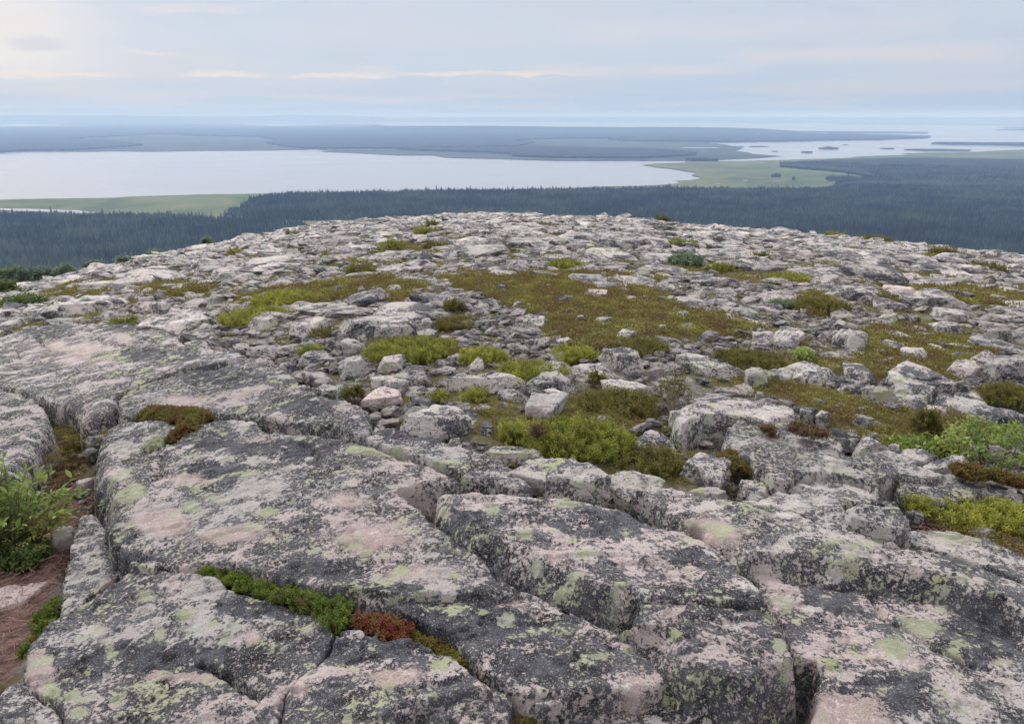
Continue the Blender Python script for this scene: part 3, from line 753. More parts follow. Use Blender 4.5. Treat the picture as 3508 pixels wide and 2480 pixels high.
def build_ground():
    nr = 700; na = 760
    rr = 0.35 * (1.0116 ** np.arange(nr))
    rr = rr[rr < 900]
    nr = len(rr)
    # finer in the view direction
    u = np.linspace(-1, 1, na, endpoint=False)
    az = math.pi * (0.36 * u + 0.64 * u ** 3)
    RR, AA = np.meshgrid(rr, az, indexing='ij')
    x = (RR * np.sin(AA)).ravel(); y = (RR * np.cos(AA)).ravel()
    P = np.stack([x, y], 1); q = p3(x, y)
    near = (np.hypot(x, y) < 14) & (y > -1.5)
    g = np.full(len(x), .06)
    Pn = P[near]
    dm = np.full(len(Pn), -9.0)
    for poly, _ in SLAB_P:
        mn, mx = poly.min(0) - .5, poly.max(0) + .5
        k = (Pn[:, 0] > mn[0]) & (Pn[:, 0] < mx[0]) & (Pn[:, 1] > mn[1]) & (Pn[:, 1] < mx[1])
        if k.any():
            s, _, _ = sdist(Pn[k], poly)
            dm[k] = np.maximum(dm[k], s)
    gn = .05 + .40 * smooth01((dm + .28) / .30)
    soil = np.zeros(len(x)); moss = np.zeros(len(x))
    nz = fbm(q, 1.7, 4, .6, seed=3)
    for i, poly in enumerate(SOIL_W):
        s, _, _ = sdist(P[near], poly)
        w = smooth01((s + .05 + .05 * nz[near]) / .12)
        soil[near] = np.maximum(soil[near], w)
        if i == 0:
            gn = np.maximum(gn, 0.30 * smooth01((s + .25) / .25))
    g[near] = gn
    far = np.hypot(x, y)
    front = (y > 2) & (far < 130)
    for poly in MOSS_W:
        s, _, _ = sdist(P[front], poly)
        sc = np.maximum(far[front] * .02, .08)
        w = smooth01((s + sc * 1.2 * nz[front]) / sc + .5)
        moss[front] = np.maximum(moss[front], w)
    z = tz(x, y) - g + moss * .03
    z += np.where(far < 60, .02, .05) * fbm(q, 2.2, 3, seed=8) * np.clip(far / 3, .4, 1)
    z += np.clip((far - 20) / 60, 0, 1) * .16 * fbm(q, .23, 3, seed=9)
    z = np.where(tz(x, y) <= PLAIN, PLAIN - 1.5, z)
    idx = np.arange(nr * na).reshape(nr, na)
    nxt = np.roll(idx, -1, 1)
    Fq = np.stack([idx[:-1].ravel(), nxt[:-1].ravel(), nxt[1:].ravel(), idx[1:].ravel()], 1)
    V = np.stack([x, y, z], 1)
    # close the middle
    c = len(V); V = np.vstack([V, [[0, 0, -.06]]])
    tri = np.stack([np.full(na, c), nxt[0], idx[0]], 1)
    m, t, b = new_mat("fell_ground")
    tc = t.add('ShaderNodeTexCoord').outputs['Object']
    def at(n):
        a = t.add('ShaderNodeAttribute'); a.attribute_name = n
        return a.outputs['Fac']
    n1 = t.noise(tc, 2.0, 5, .6); n2 = t.noise(tc, 22, 6, .65); n3 = t.noise(tc, 90, 4, .6)
    grav = t.mix(t.ramp(n2, .4, .62), (.13, .125, .115), (.30, .285, .265))
    mossc = t.mix(t.ramp(n1, .38, .6), (.085, .07, .026), (.10, .105, .028))
    mossc = t.mix(t.ramp(n2, .4, .65), mossc, (.14, .115, .05))
    soilc = t.mix(t.ramp(n2, .36, .62), (.075, .045, .038), (.20, .125, .105))
    c0 = t.mix(t.ramp(t.math('ADD', n1, t.math('MULTIPLY', n2, .4)), .66, .78), grav, mossc)
    c0 = t.mix(at('moss'), c0, mossc)
    c0 = t.mix(at('soil'), c0, soilc)
    t.link(c0, b.inputs['Base Color']); b.inputs['Roughness'].default_value = .95
    bp = t.add('ShaderNodeBump'); bp.inputs['Strength'].default_value = .9; bp.inputs['Distance'].default_value = .03
    t.link(t.math('ADD', n2, t.math('MULTIPLY', n3, .5)), bp.inputs['Height']); t.link(bp.outputs[0], b.inputs['Normal'])
    o = mesh_np("ground", V, [Fq, tri], m, attrs={'moss': np.append(moss, 0), 'soil': np.append(soil, 0)})
    tag(o, kind='structure')
    return o


build_ground()
for _i in range(len(SLABS)):
    build_slab(_i)

# ------------------------------------------------------------------ boulders
def ico(sub):
    bm = bmesh.new(); bmesh.ops.create_icosphere(bm, subdivisions=sub, radius=1)
    V = np.array([v.co[:] for v in bm.verts]); Fc = np.array([[v.index for v in f.verts] for f in bm.faces])
    bm.free()
    return V / np.linalg.norm(V, axis=1)[:, None], Fc


ICO = {s: ico(s) for s in (3, 4, 5, 6)}


def rock_shape(seed, sub=4, w=1., d=1., h=1., sides=6, sharp=18, rough=.02, slabby=0.0, toptilt=None):
    """a convex cut block with worn edges; w,d,h full sizes, origin at its middle"""
    r = np.random.default_rng(seed)
    N, Fc = ICO[sub]
    pl = []; hh = []
    a0 = r.uniform(0, 6.28)
    for k in range(sides):
        a = a0 + 6.283 * k / sides + r.uniform(-.38, .38) * 6.283 / sides * 1.2
        e = math.radians(r.uniform(-6, 24))
        pl.append((math.cos(a) * math.cos(e), math.sin(a) * math.cos(e), math.sin(e))); hh.append(r.uniform(.58, 1.0))
    tt = math.radians(r.uniform(2, 20)) if toptilt is None else toptilt
    a = r.uniform(0, 6.28)
    pl.append((math.sin(tt) * math.cos(a), math.sin(tt) * math.sin(a), math.cos(tt))); hh.append(r.uniform(.72, .95))
    pl.append((0, 0, -1)); hh.append(.9)
    for k in range(2):
        a = r.uniform(0, 6.28); e = math.radians(r.uniform(35, 62))
        pl.append((math.cos(a) * math.cos(e), math.sin(a) * math.cos(e), math.sin(e))); hh.append(r.uniform(.86, 1.12))
    for k in range(2):
        a = r.uniform(0, 6.28); e = math.radians(r.uniform(-55, -25))
        pl.append((math.cos(a) * math.cos(e), math.sin(a) * math.cos(e), math.sin(e))); hh.append(r.uniform(.9, 1.1))
    D = np.clip(N @ np.array(pl).T, 0, None) / np.array(hh)
    rad = (D ** sharp).sum(1) ** (-1 / sharp)
    V = N * rad[:, None]
    V[:, :2] /= np.abs(V[:, :2]).max(0); V[:, 2] /= np.abs(V[:, 2]).max()
    V = V * np.array([w, d, h]) * .5
    s = (w * d * h) ** (1 / 3)
    Nn = V / np.linalg.norm(V, axis=1)[:, None]
    k = rough * s * (1.4 * fbm(V / s, 1.9, 2, .5, seed=seed % 97) + 1.2 * fbm(V / s, 5.0, 5, .65, seed=seed % 89 + 3))
    # chips and ledges
    c = fbm(V / s, 3.0, 3, .6, seed=seed % 83 + 7)
    k -= rough * s * 1.8 * smooth01((c - .10) / .05)
    return V + Nn * k[:, None], Fc


# (region, x0, y0, x1, y1, label, material, options) -- photo boxes of the boulders that stand out
BOULD = [
    ('D', 0, 250, 610, 400, "long pale slab-like boulder with a dark shaded front, left of the middle", 'R', {}),
    ('D', 500, 250, 672, 345, "short block leaning on the right end of the long dark-fronted boulder", 'R', {}),
    ('D', 172, 705, 502, 835, "pinkish-white oblong boulder lying in the small mossy hollow above the cracked slabs", 'P', {}),
    ('D', 435, 790, 925, 1072, "big faceted boulder with a pale top and black underside, resting on the slab edge", 'R', dict(seed=8, w=1.15, h=.8)),
    ('D', 930, 940, 1062, 1030, "small grey stone left of the bright juniper, the larger of a touching pair", 'R', {}),
    ('D', 1050, 958, 1135, 1024, "small angular stone left of the bright juniper, the smaller of a touching pair", 'G', {}),
    ('D', 1165, 770, 1535, 935, "white and pink topped boulder standing in the heath behind the bright juniper", 'P', dict(seed=9)),
    ('D', 830, 1080, 1415, 1200, "long low rock bar in front of the bright juniper", 'G', dict(h=.8)),
    ('D', 1120, 1165, 1560, 1385, "grey green-crusted block left of the dark shaded face below the juniper", 'G', dict(w=1.3, h=.8)),
    ('D', 1380, 1180, 1800, 1480, "big boulder with a dark shaded face, below the bright juniper", 'G', dict(seed=14, w=1.25, h=.85)),
    ('D', 1730, 1215, 2120, 1480, "upright greenish boulder right of the dark shaded face", 'G', dict(w=1.3, h=.85)),
    ('D', 1965, 1010, 2240, 1125, "round-topped grey stone at the right end of the bright juniper", 'R', {}),
    ('D', 2170, 815, 2330, 965, "pale bumpy stone beside the bare twiggy shrub", 'R', {}),
    ('D', 0, 490, 235, 640, "pinkish pale boulder with a shadowed side, left above the mossy hollow", 'P', {}),
    ('D', 235, 500, 480, 610, "stone with a pale crusted top below the long low juniper", 'R', {}),
    ('D', 345, 595, 655, 700, "greenish boulder right below the long low juniper", 'G', {}),
    ('D', 235, 640, 500, 715, "flat dark stone just above the oblong pinkish boulder", 'R', {}),
    ('D', 650, 612, 1290, 745, "long flat boulder blotched white and dark, in the middle", 'R', dict(seed=21)),
    ('D', 1160, 632, 1650, 745, "long dark-grey boulder joining the right end of the white-blotched one", 'R', dict(seed=22)),
    ('D', 1000, 725, 1300, 812, "weathered grey boulder under the white-blotched long one", 'G', {}),
    ('D', 1300, 715, 1560, 790, "low grey stone behind the white and pink topped boulder", 'R', {}),
    ('D', 1665, 670, 2105, 800, "wide light-grey boulder behind the heath of the bright juniper", 'R', {}),
    ('D', 1710, 440, 2075, 610, "large sloping light slab-like boulder right of the dark green juniper tuft", 'R', dict(seed=31)),
    ('D', 1815, 335, 2000, 405, "low pyramid-shaped stone in the near part of the moss carpet", 'R', {}),
    ('D', 1365, 485, 1540, 550, "small pointed stone under the dark green juniper tuft", 'G', {}),
    ('D', 730, 488, 850, 545, "rough stone at the end of the long low juniper", 'R', {}),
    ('D', 850, 520, 1025, 585, "blocky stone right of the long low juniper", 'R', {}),
    ('D', 1280, 545, 1560, 640, "broken grey boulder below the dark green juniper tuft, left half", 'R', {}),
    ('D', 1500, 560, 1870, 665, "broken grey boulder below the dark green juniper tuft, right half", 'R', {}),
    ('D', 0, 388, 205, 500, "lichen-grey boulder right below the long dark-fronted one", 'R', {}),
    ('D', 1175, 250, 1415, 335, "pale stone at the left rim of the moss carpet", 'G', {}),
    ('D', 1685, 248, 1835, 300, "white flat stone lying alone in the moss carpet", 'R', {}),
    ('D', 860, 178, 1040, 225, "pale oblong stone right of the small round juniper", 'R', {}),
    ('D', 1425, 388, 1560, 440, "white stone beside the dark green juniper tuft, at the near tip of the moss carpet", 'R', {}),
    ('D', 2100, 298, 2180, 350, "small rounded stone at the right rim of the moss carpet", 'R', {}),
    ('D', 525, 340, 660, 400, "square pale stone below the short leaning block", 'R', {}),
    ('D', 0, 695, 95, 790, "half-hidden rounded stone at the left of the mossy hollow", 'G', {}),
    ('D', 1150, 150, 1250, 195, "round pale stone at the tip of a rubble tongue in the moss carpet", 'R', {}),
    ('C', 430, 165, 875, 225, "flat wide pale boulder at the upper left behind the forked slab", 'R', {}),
    ('C', 985, 140, 1110, 225, "round-backed pale boulder behind the forked slab", 'R', {}),
    ('C', 900, 108, 1010, 192, "upright angular boulder with a dark side, upper left", 'R', {}),
    ('C', 1090, 188, 1245, 262, "rough knobbly boulder behind the forked slab, right of the round-backed one", 'P', {}),
    ('C', 935, 258, 1570, 345, "wide low boulder touching the back of the forked slab", 'R', dict(seed=41)),
    ('C', 1625, 238, 1835, 325, "square boulder with a dark right face at the end of the narrow green tuft", 'G', {}),
    ('C', 1800, 250, 2195, 392, "large pale sloping boulder with a shaded triangular side and a twiggy bush beneath", 'R', dict(seed=43)),
    ('C', 1955, 488, 2205, 555, "flat grey stone above the pinkish boulder pair", 'R', {}),
    ('C', 2020, 690, 2285, 785, "smooth pale hump of stone beside the upper slab", 'G', {}),
    ('C', 1990, 610, 2200, 690, "greenish stone right of the upper slab", 'G', {}),
    ('C', 0, 198, 122, 262, "pale stone at the left edge behind the round green bush", 'R', {}),
    ('C', 120, 195, 305, 245, "pale stone in front of the round green bush at the left edge", 'R', {}),
    ('C', 320, 118, 525, 170, "dark brown-sided slab-like stone at the far left", 'R', {}),
    ('C', 20, 262, 170, 330, "dark-sided block at the left edge behind the forked slab", 'R', {}),
    ('C', 1100, 262, 1300, 300, "low stone just behind the forked slab", 'R', {}),
    ('C', 1430, 375, 1530, 445, "small shaded cube of stone right of the forked slab", 'G', {}),
    ('C', 1500, 395, 1620, 440, "little dark stone next to the shaded cube of stone", 'R', {}),
    ('C', 1840, 540, 1985, 625, "dark-faced stone at the back edge of the upper slab", 'R', {}),
    ('C', 340, 925, 530, 1010, "pinkish stone half buried in the heath of the left gully", 'P', dict(off=-.25)),
    ('F', -120, 570, 412, 810, "smooth bare pink stone in the reddish twig litter at the left", 'B', dict(off=-.33, flat=1)),
    ('F', 320, 215, 520, 400, "bare pinkish stone wedged between the leafy shrub and the slab", 'B', dict(off=-.3)),
    ('C', 470, 1290, 640, 1460, "reddish-brown stone leaning on the left wall of the largest slab", 'B', dict(off=-.3)),
    ('E', 805, 825, 930, 935, "dark spiky stone lying on the low slab, left one of two", 'R', {}),
    ('E', 930, 865, 1022, 950, "mottled brown stone lying on the low slab, right one of two", 'R', {}),
    ('E', 1300, 588, 1940, 790, "largest dark-grey oblong boulder in the right middle", 'R', dict(seed=51)),
    ('E', 1170, 688, 1425, 822, "green-grey wedge-shaped block with a dark right face", 'G', dict(seed=52)),
    ('E', 1415, 670, 1770, 800, "sloping green and pink boulder in front of the largest dark-grey one", 'G', {}),
    ('E', 1450, 745, 1650, 862, "pale green leaning stone below the sloping green and pink boulder", 'G', {}),
    ('E', 1785, 728, 2035, 815, "rounded peak-shaped boulder right of the sloping one", 'R', {}),
    ('E', 1720, 795, 2055, 870, "flat pale slab-like stone under the peak-shaped boulder", 'R', {}),
    ('E', 1935, 688, 2072, 772, "pale blunt stone at the foot of the olive juniper on the right edge", 'R', {}),
    ('E', 1875, 845, 2285, 945, "smooth grey wedge-shaped boulder at the right edge", 'R', dict(seed=57)),
    ('E', 1365, 818, 1462, 872, "small stone alone in the right-hand heath", 'R', {}),
    ('E', 1625, 828, 1785, 895, "pinkish stone at the back of the right-hand heath", 'P', {}),
    ('E', 1090, 565, 1305, 665, "pale rounded boulder left of the largest dark-grey one", 'R', {}),
    ('E', 600, 598, 772, 672, "block with a darkened face left of the long slanting boulder", 'R', {}),
    ('E', 670, 545, 1070, 685, "long slanting pale boulder right of the bare grey shrub", 'R', dict(seed=61)),
    ('E', 770, 620, 862, 692, "pale stone propped under the long slanting boulder, left one", 'R', {}),
    ('E', 850, 642, 970, 695, "pale stone propped under the long slanting boulder, right one", 'R', {}),
    ('E', 965, 640, 1135, 705, "grey rounded stone at the low end of the long slanting boulder", 'R', {}),
    ('E', 1070, 690, 1190, 752, "small oval stone left of the green-grey wedge-shaped block", 'R', {}),
    ('E', 440, 570, 622, 705, "tilted greenish stone standing in front of the right heath", 'G', {}),
    ('E', 175, 558, 385, 625, "square green-tinged stone under the brown heath cushion", 'G', {}),
    ('E', 60, 550, 445, 665, "long curved greenish boulder under the brown heath cushion", 'G', {}),
    ('E', 1470, 450, 1655, 522, "pale dome-shaped stone in the upper right heath", 'R', {}),
    ('E', 1668, 438, 1785, 480, "small flat stone right of the pale dome-shaped one", 'R', {}),
    ('E', 1755, 530, 1995, 645, "pink-tinged wide boulder left of the olive juniper", 'P', {}),
    ('E', 1985, 478, 2330, 690, "large pale boulder behind the olive juniper at the right edge", 'R', dict(seed=70)),
    ('E', 508, 335, 655, 445, "tilted dark-ended block left above the bare grey shrub", 'R', {}),
    ('E', 570, 320, 945, 430, "long slanting boulder above the bare grey shrub", 'R', dict(seed=72)),
    ('E', 650, 388, 805, 465, "short block under the long slanting boulder above the bare grey shrub", 'G', {}),
    ('E', 1025, 270, 1165, 355, "rounded tall stone above the crossed boulders", 'R', {}),
    ('E', 1050, 348, 1250, 465, "upright flat stone leaning over a dark gap", 'R', dict(h=1.3)),
    ('E', 0, 485, 230, 560, "broad grey stone left of the brown heath cushion", 'R', {}),
    ('E', 940, 55, 1345, 155, "large pale slab-like boulder behind the brown domed heath bush", 'R', dict(seed=76)),
    ('E', 1385, 48, 1575, 102, "pale hump of stone right of the large pale slab-like boulder", 'P', {}),
    ('E', 1480, 108, 1905, 192, "long low whitish boulder at the upper right", 'R', dict(seed=78)),
    ('E', 1240, 150, 1500, 205, "thin flat slab-like stone beneath the olive tuft at the upper right", 'R', {}),
    ('E', 1700, 205, 1900, 262, "dark-sided flat boulder at the upper right", 'R', {}),
    ('E', 1690, 285, 1900, 350, "pale blocky stone above the upper right heath", 'R', {}),
    ('E', 2060, 310, 2190, 400, "tilted narrow stone beside the olive heath at the right edge", 'R', {}),
    ('E', 1310, 358, 1555, 400, "flat whitish stone at the back of the upper right heath", 'R', {}),
    ('E', 1488, 1115, 1725, 1222, "rounded speckled boulder in front of the feathery green shrub, left one", 'R', {}),
    ('E', 1650, 1145, 1935, 1285, "rounded speckled boulder with a black underside in front of the feathery green shrub", 'R', dict(seed=81)),
    ('E', 1930, 1228, 2175, 1312, "low rounded speckled stone right of the one with the black underside", 'R', {}),
    ('E', 2160, 1240, 2330, 1330, "grey stone at the right edge under the feathery green shrub", 'R', {}),
    ('E', 1110, 1018, 1400, 1185, "rough crusted boulder at the corner of the right-hand heath", 'G', dict(seed=84)),
    ('E', 1370, 1078, 1512, 1152, "dark-bottomed stone between the rough crusted boulder and the feathery shrub", 'R', {}),
    ('E', 0, 1090, 355, 1375, "broad boulder with a dark foot right of the rusty heath", 'R', dict(seed=88, w=1.15, h=.7)),
    ('E', 100, 1355, 385, 1455, "lumpy stone bridging a small black hollow", 'G', {}),
    ('E', 285, 1140, 455, 1205, "pink pale stone beside the small heath hollow", 'P', {}),
    ('E', 365, 1310, 645, 1425, "rough greenish stone left of the flat triangular slab", 'G', {}),
    ('E', 435, 1400, 590, 1495, "pale knobbly stone behind the start of the long sloping slab", 'G', {}),
    ('E', 635, 1370, 745, 1445, "small grey-green cobble wedged against the flat triangular slab, left one", 'G', {}),
    ('E', 715, 1380, 805, 1442, "small grey-green cobble wedged against the flat triangular slab, right one", 'G', {}),
    ('E', 1345, 1288, 1465, 1372, "round knob of stone over a dark pit on the right-hand slab", 'R', {}),
    ('E', 1605, 1405, 1690, 1452, "little white stone in the gravelly pocket", 'R', {}),
    ('H', 1530, 120, 1660, 170, "small round grey stone in the brown soil at the right", 'R', {}),
    ('H', 1965, 228, 2098, 275, "oval white-topped stone on the brown soil at the right edge", 'R', {}),
    ('E', 830, 200, 900, 235, "tiny pale stone at the foot of the brown domed heath bush", 'R', {}),
    ('G', 560, -120, 700, -60, "small crusted knob on the sunken grey slab", 'G', {}),
]
MATS = {'R': M_ROCK, 'P': M_ROCKP, 'G': M_ROCKG, 'B': M_BARE}
BOULD_FOOT = []


def far_pt(px, py, off=0.0):
    return np.array(ground_at(px, py, off))


def build_boulder(k, rg, x0, y0, x1, y1, lab, mt, op):
    X0, Y0 = pix(rg, x0, y0); X1, Y1 = pix(rg, x1, y1)
    cx = (X0 + X1) / 2
    off = op.get('off', 0.0)
    fr = far_pt(cx, Y1 - 2, off); bk = far_pt(cx, Y0, off)
    df = np.hypot(*fr); dirn = fr / df
    w = (X1 - X0) / F * math.hypot(df, CAMH) * 1.04 * op.get('w', 1.0)
    flat = np.hypot(*(bk - fr))
    D = min(max(0.80 * flat, 0.35 * w), 1.0 * w)
    if op.get('flat'): D = .9 * flat
    c = fr + dirn * D * .46
    X, Y, Z = ray(cx, Y0)
    T = -Z / math.hypot(X, Y)
    dd = np.hypot(*c) + D * .22
    ztop = CAMH - T * dd
    base = float(tz(c[0:1], c[1:2])[0]) + off
    h = max(ztop - base, .16 * min(w, D)) * op.get('h', 1.0)
    h = min(h, w * 1.1) * .88
    bury = .30 * h + .05
    seed = op.get('seed', 100 + k)
    wpx = (X1 - X0) * 1024 / 3508
    sub = 6 if wpx > 90 else 5 if wpx > 34 else 4
    V, Fc = rock_shape(seed * 7 + 1, sub, w, D, h + bury, sides=4 + seed % 3, sharp=44 + (seed * 5) % 40, rough=.022)
    az = math.atan2(dirn[0], dirn[1])
    a = -az
    Rz = np.array([[math.cos(a), -math.sin(a), 0], [math.sin(a), math.cos(a), 0], [0, 0, 1]])
    V = V @ Rz.T
    loc = (c[0], c[1], base + (h - bury) / 2)
    o = mesh_np("boulder", V, Fc, MATS[mt])
    o.location = loc
    tag(o, lab, "boulder", "boulders that stand out from the rubble")
    BOULD_FOOT.append((c[0], c[1], max(w, D) / 2 * .8))


for _k, _b in enumerate(BOULD):
    build_boulder(_k, *_b)
N_TRACED = len(BOULD)

# the block field: many more rocks of every size down to the crest
PROTO = []
for s_ in range(14):
    V_, F_ = rock_shape(900 + s_ * 13, 4, 1, 1, 1, sides=4 + s_ % 3, sharp=60 + (s_ * 7) % 60, rough=.024)
    PROTO.append(mesh_np("loose_rock", V_, F_, (M_FIELD, M_FIELDG, M_FIELD, M_FIELDP, M_ROCKG)[s_ % 5], link=False))
PROTO_LO = []
for s_ in range(14):
    V_, F_ = rock_shape(1900 + s_ * 13, 4, 1, 1, 1, sides=4 + s_ % 3, sharp=60 + (s_ * 7) % 60, rough=.024)
    PROTO_LO.append(mesh_np("loose_rock", V_, F_, (M_FIELD, M_FIELDG, M_FIELD, M_FIELDP, M_ROCKG)[s_ % 5], link=False))


def masks(P):
    """(in slab, in moss, in soil)"""
    a = np.full(len(P), -9.0); m = np.full(len(P), -9.0); s_ = np.full(len(P), -9.0)
    for poly, _ in SLAB_P:
        a = np.maximum(a, sdist(P, poly)[0])
    for poly in MOSS_W:
        m = np.maximum(m, sdist(P, poly)[0])
    for poly in SOIL_W:
        s_ = np.maximum(s_, sdist(P, poly)[0])
    return a, m, s_


def block_field():
    r = np.random.default_rng(5)
    rows = []
    for d0, d1, dens, w0, w1 in ((3.6, 9, 160, .06, .30), (3.6, 9, 13, .22, .55), (9, 16, 62, .10, .45), (9, 16, 4.2, .45, 1.3), (16, 32, 15, .18, .70), (16, 32, 2.0, .7, 2.2),
                                 (32, 62, 5.5, .38, 1.15), (32, 62, .7, 1.1, 2.8), (62, 100, 1.9, .6, 1.6)):
        area = (d1 * d1 - d0 * d0) * .5 * 1.62
        n = int(area * dens)
        d = np.sqrt(r.uniform(d0 * d0, d1 * d1, n)); a = r.uniform(-.81, .81, n)
        w = w0 * (w1 / w0) ** (r.uniform(0, 1, n) ** 1.8)
        rows.append(np.stack([d * np.sin(a), d * np.cos(a), w], 1))
    A = np.vstack(rows)
    x, y, w = A.T
    P = A[:, :2]
    nearm = np.hypot(x, y) < 60
    sl = np.full(len(P), -9.0); mo = np.full(len(P), -9.0); so = np.full(len(P), -9.0)
    sl[nearm], mo[nearm], so[nearm] = masks(P[nearm])
    pn = fbm(p3(x, y), .22, 3, seed=77); pn2 = fbm(p3(x, y), .9, 3, seed=78)
    patch = (fbm(p3(x, y * .7), .42, 3, seed=77) + .35 * pn2 > .26) & (np.hypot(x, y) > 10)
    u = r.uniform(0, 1, len(P))
    d = np.hypot(x, y)
    keep = sl < -w * .30 - .02
    edge = mo + .075 * d * pn2 + .03 * d * pn - .012 * d - 3.0 * d * np.clip(fbm(p3(x, y * .6), .75, 3, .6, seed=60) - .20, 0, .2)
    keep &= ~((edge > 0) & (u > np.where(edge < .06 * d, .36, .15)))
    keep &= ~((so > -.05) & ((u > .04) | (x < 0)))
    keep &= ~(patch & (u > .10))
    for bx, by, br in BOULD_FOOT:
        q = np.hypot(x - bx, y - by)
        keep &= ~((q < br) | ((q < br + w * .30) & (w > .22)))
    keep &= ~((x < -.9) & (d < 4.6))
    inmoss = (edge > 0) | patch
    A = A[keep]; inmoss = inmoss[keep]
    w = A[:, 2].copy(); w = np.where(inmoss, w * .7, w)
    n = len(A)
    x, y = A[:, 0], A[:, 1]
    dp = w * r.uniform(.5, .95, n); h = w * r.uniform(.16, .42, n) * np.where(w > .04 * np.hypot(x, y) ** 1.0, .68, 1) * np.clip(1.12 - np.hypot(x, y) * .010, .5, 1)
    flat = r.uniform(0, 1, n) < .35
    h = np.where(flat, h * .55, h)
    rz = r.normal(-.15, .75, n); rx = r.normal(0, .17, n); ry = r.normal(.06, .17, n)
    bigk = w > .04 * np.hypot(x, y)
    rx = np.where(bigk, rx * .45, rx); ry = np.where(bigk, ry * .45, ry)
    lift = np.where(bigk, r.uniform(-.15, .12, n), r.uniform(-.12, .30, n)) + .30 * inmoss
    z = tz(x, y) - .05 + h * lift + np.clip(.02 * r.normal(0, 1, n), -.03, .05)
    return np.stack([x, y, z], 1), np.stack([w, dp, h], 1), np.stack([rx, ry, rz], 1), r.integers(0, 14, n)


ROCK_P, ROCK_S, ROCK_R, ROCK_I = block_field()


def place_rocks():
    P, Sx, R, I = ROCK_P, ROCK_S, ROCK_R, ROCK_I
    px, py = project(P[:, 0], P[:, 1], P[:, 2])
    d = np.hypot(P[:, 0], P[:, 1])
    inf = (px > -20) & (px < 3528) & (py < 2500)
    # nearest, largest looking ones become objects of their own
    score = np.where(inf, Sx[:, 0] * np.sqrt(Sx[:, 2] / Sx[:, 0]) / d, 0)
    order = np.argsort(-score)
    own = order[:298 - N_TRACED]
    marks = [((pix(m[0], (m[1] + m[3]) / 2, (m[2] + m[4]) / 2)), m[5]) for m in BOULD] + [(pix(m[1], (m[2] + m[4]) / 2, (m[3] + m[5]) / 2), m[6]) for m in BUSHES if m[6]]
    MX = np.array([m[0] for m in marks])
    rows = []
    for k in own:
        q = MX - np.array([px[k], py[k]]); q[:, 1] *= 2.2
        j = int(np.argmin(np.hypot(q[:, 0], q[:, 1])))
        dx, dy = -q[j]
        where = ("right of" if dx > 0 else "left of") if abs(dx) > abs(dy) else ("in front of" if dy > 0 else "behind")
        rows.append((j, where, "flat" if Sx[k, 2] / Sx[k, 0] < .3 else "blocky", float(np.hypot(dx, dy)), k))
    seen = {}
    for j, where, shape, dd, k in sorted(rows):
        key = (j, where, shape); seen[key] = seen.get(key, 0) + 1
        mk = marks[j][1].split(",")[0].split()
        while len(mk) > 3 and (len(mk) > 8 or mk[-1] in ("a", "the", "of", "with", "in", "on", "and", "at", "below", "beside", "behind", "right", "left", "to", "its", "lying", "under", "just", "above", "pale", "dark", "long", "low", "bright", "small", "large", "near")):
            mk.pop()
        o_ = ["", "second ", "third ", "fourth ", "fifth ", "sixth ", "seventh ", "eighth ", "ninth ", "tenth ", "eleventh ", "twelfth ", "thirteenth ", "fourteenth "][min(seen[key] - 1, 13)]
        o = PROTO[I[k]].copy(); S.collection.objects.link(o)
        o.location = P[k]; o.rotation_euler = R[k]; o.scale = Sx[k]
        tag(o, f"{o_}{shape} pale rock {where} the {' '.join(mk)}", "rock", "pale rocks of the block field")
    rest = np.ones(len(P), bool); rest[own] = False
    o = scatter("loose_rubble", P[rest], R[rest], Sx[rest], PROTO_LO, I[rest])
    tag(o, "pale grey and pinkish block rubble covering the whole fell top", "rubble")

# ------------------------------------------------------------------ the plain: lakes, bogs, forests, far hills
def far_outline(reg, pts, z=PLAIN, jx=2.0, jy=.35, step=5.0, seed=0, closed=True):
    """photo outline -> map outline on the plain, with a natural ragged edge"""
    r = np.random.default_rng(seed + 400)
    q = [pix(*(p if isinstance(p[0], str) else (reg, *p[:2]))) for p in pts]
    out = []
    n = len(q)
    for i in range(n):
        a = np.array(q[i]); b = np.array(q[(i + 1) % n])
        L = np.hypot(*(b - a)); m = max(1, int(L / step)) if L < 6000 else 20
        for k in range(m):
            t = k / m
            out.append(a + (b - a) * t)
    out = np.array(out)
    nz = fbm(p3(out[:, 0] * .02, out[:, 1] * .2), 1.0, 4, .6, seed=seed + 1)
    nz2 = fbm(p3(out[:, 0] * .03, out[:, 1] * .2), 1.0, 4, .7, seed=seed + 2)
    out[:, 1] += nz * jy * 2.4; out[:, 0] += nz2 * jx * 4
    return np.array([plain_at(x, y, z) for x, y in out])


def sheet(name, P, z, mat, thick=0.0):
    bm = bmesh.new()
    vs = [bm.verts.new((x, y, z)) for x, y in P]
    f = bm.faces.new(vs)
    if f.normal.z < 0 or f.calc_area() >= 0:
        f.normal_update()
        if f.normal.z < 0: f.normal_flip()
    if thick:
        e = bmesh.ops.extrude_face_region(bm, geom=[f])
        for v in [g for g in e['geom'] if isinstance(g, bmesh.types.BMVert)]:
            v.co.z += thick
    bmesh.ops.triangulate(bm, faces=bm.faces[:], ngon_method='EAR_CLIP')
    bmesh.ops.recalc_face_normals(bm, faces=bm.faces[:]) if thick else None
    me = bpy.data.meshes.new(name); bm.to_mesh(me); bm.free()
    me.materials.append(mat)
    o = bpy.data.objects.new(name, me); S.collection.objects.link(o)
    return o


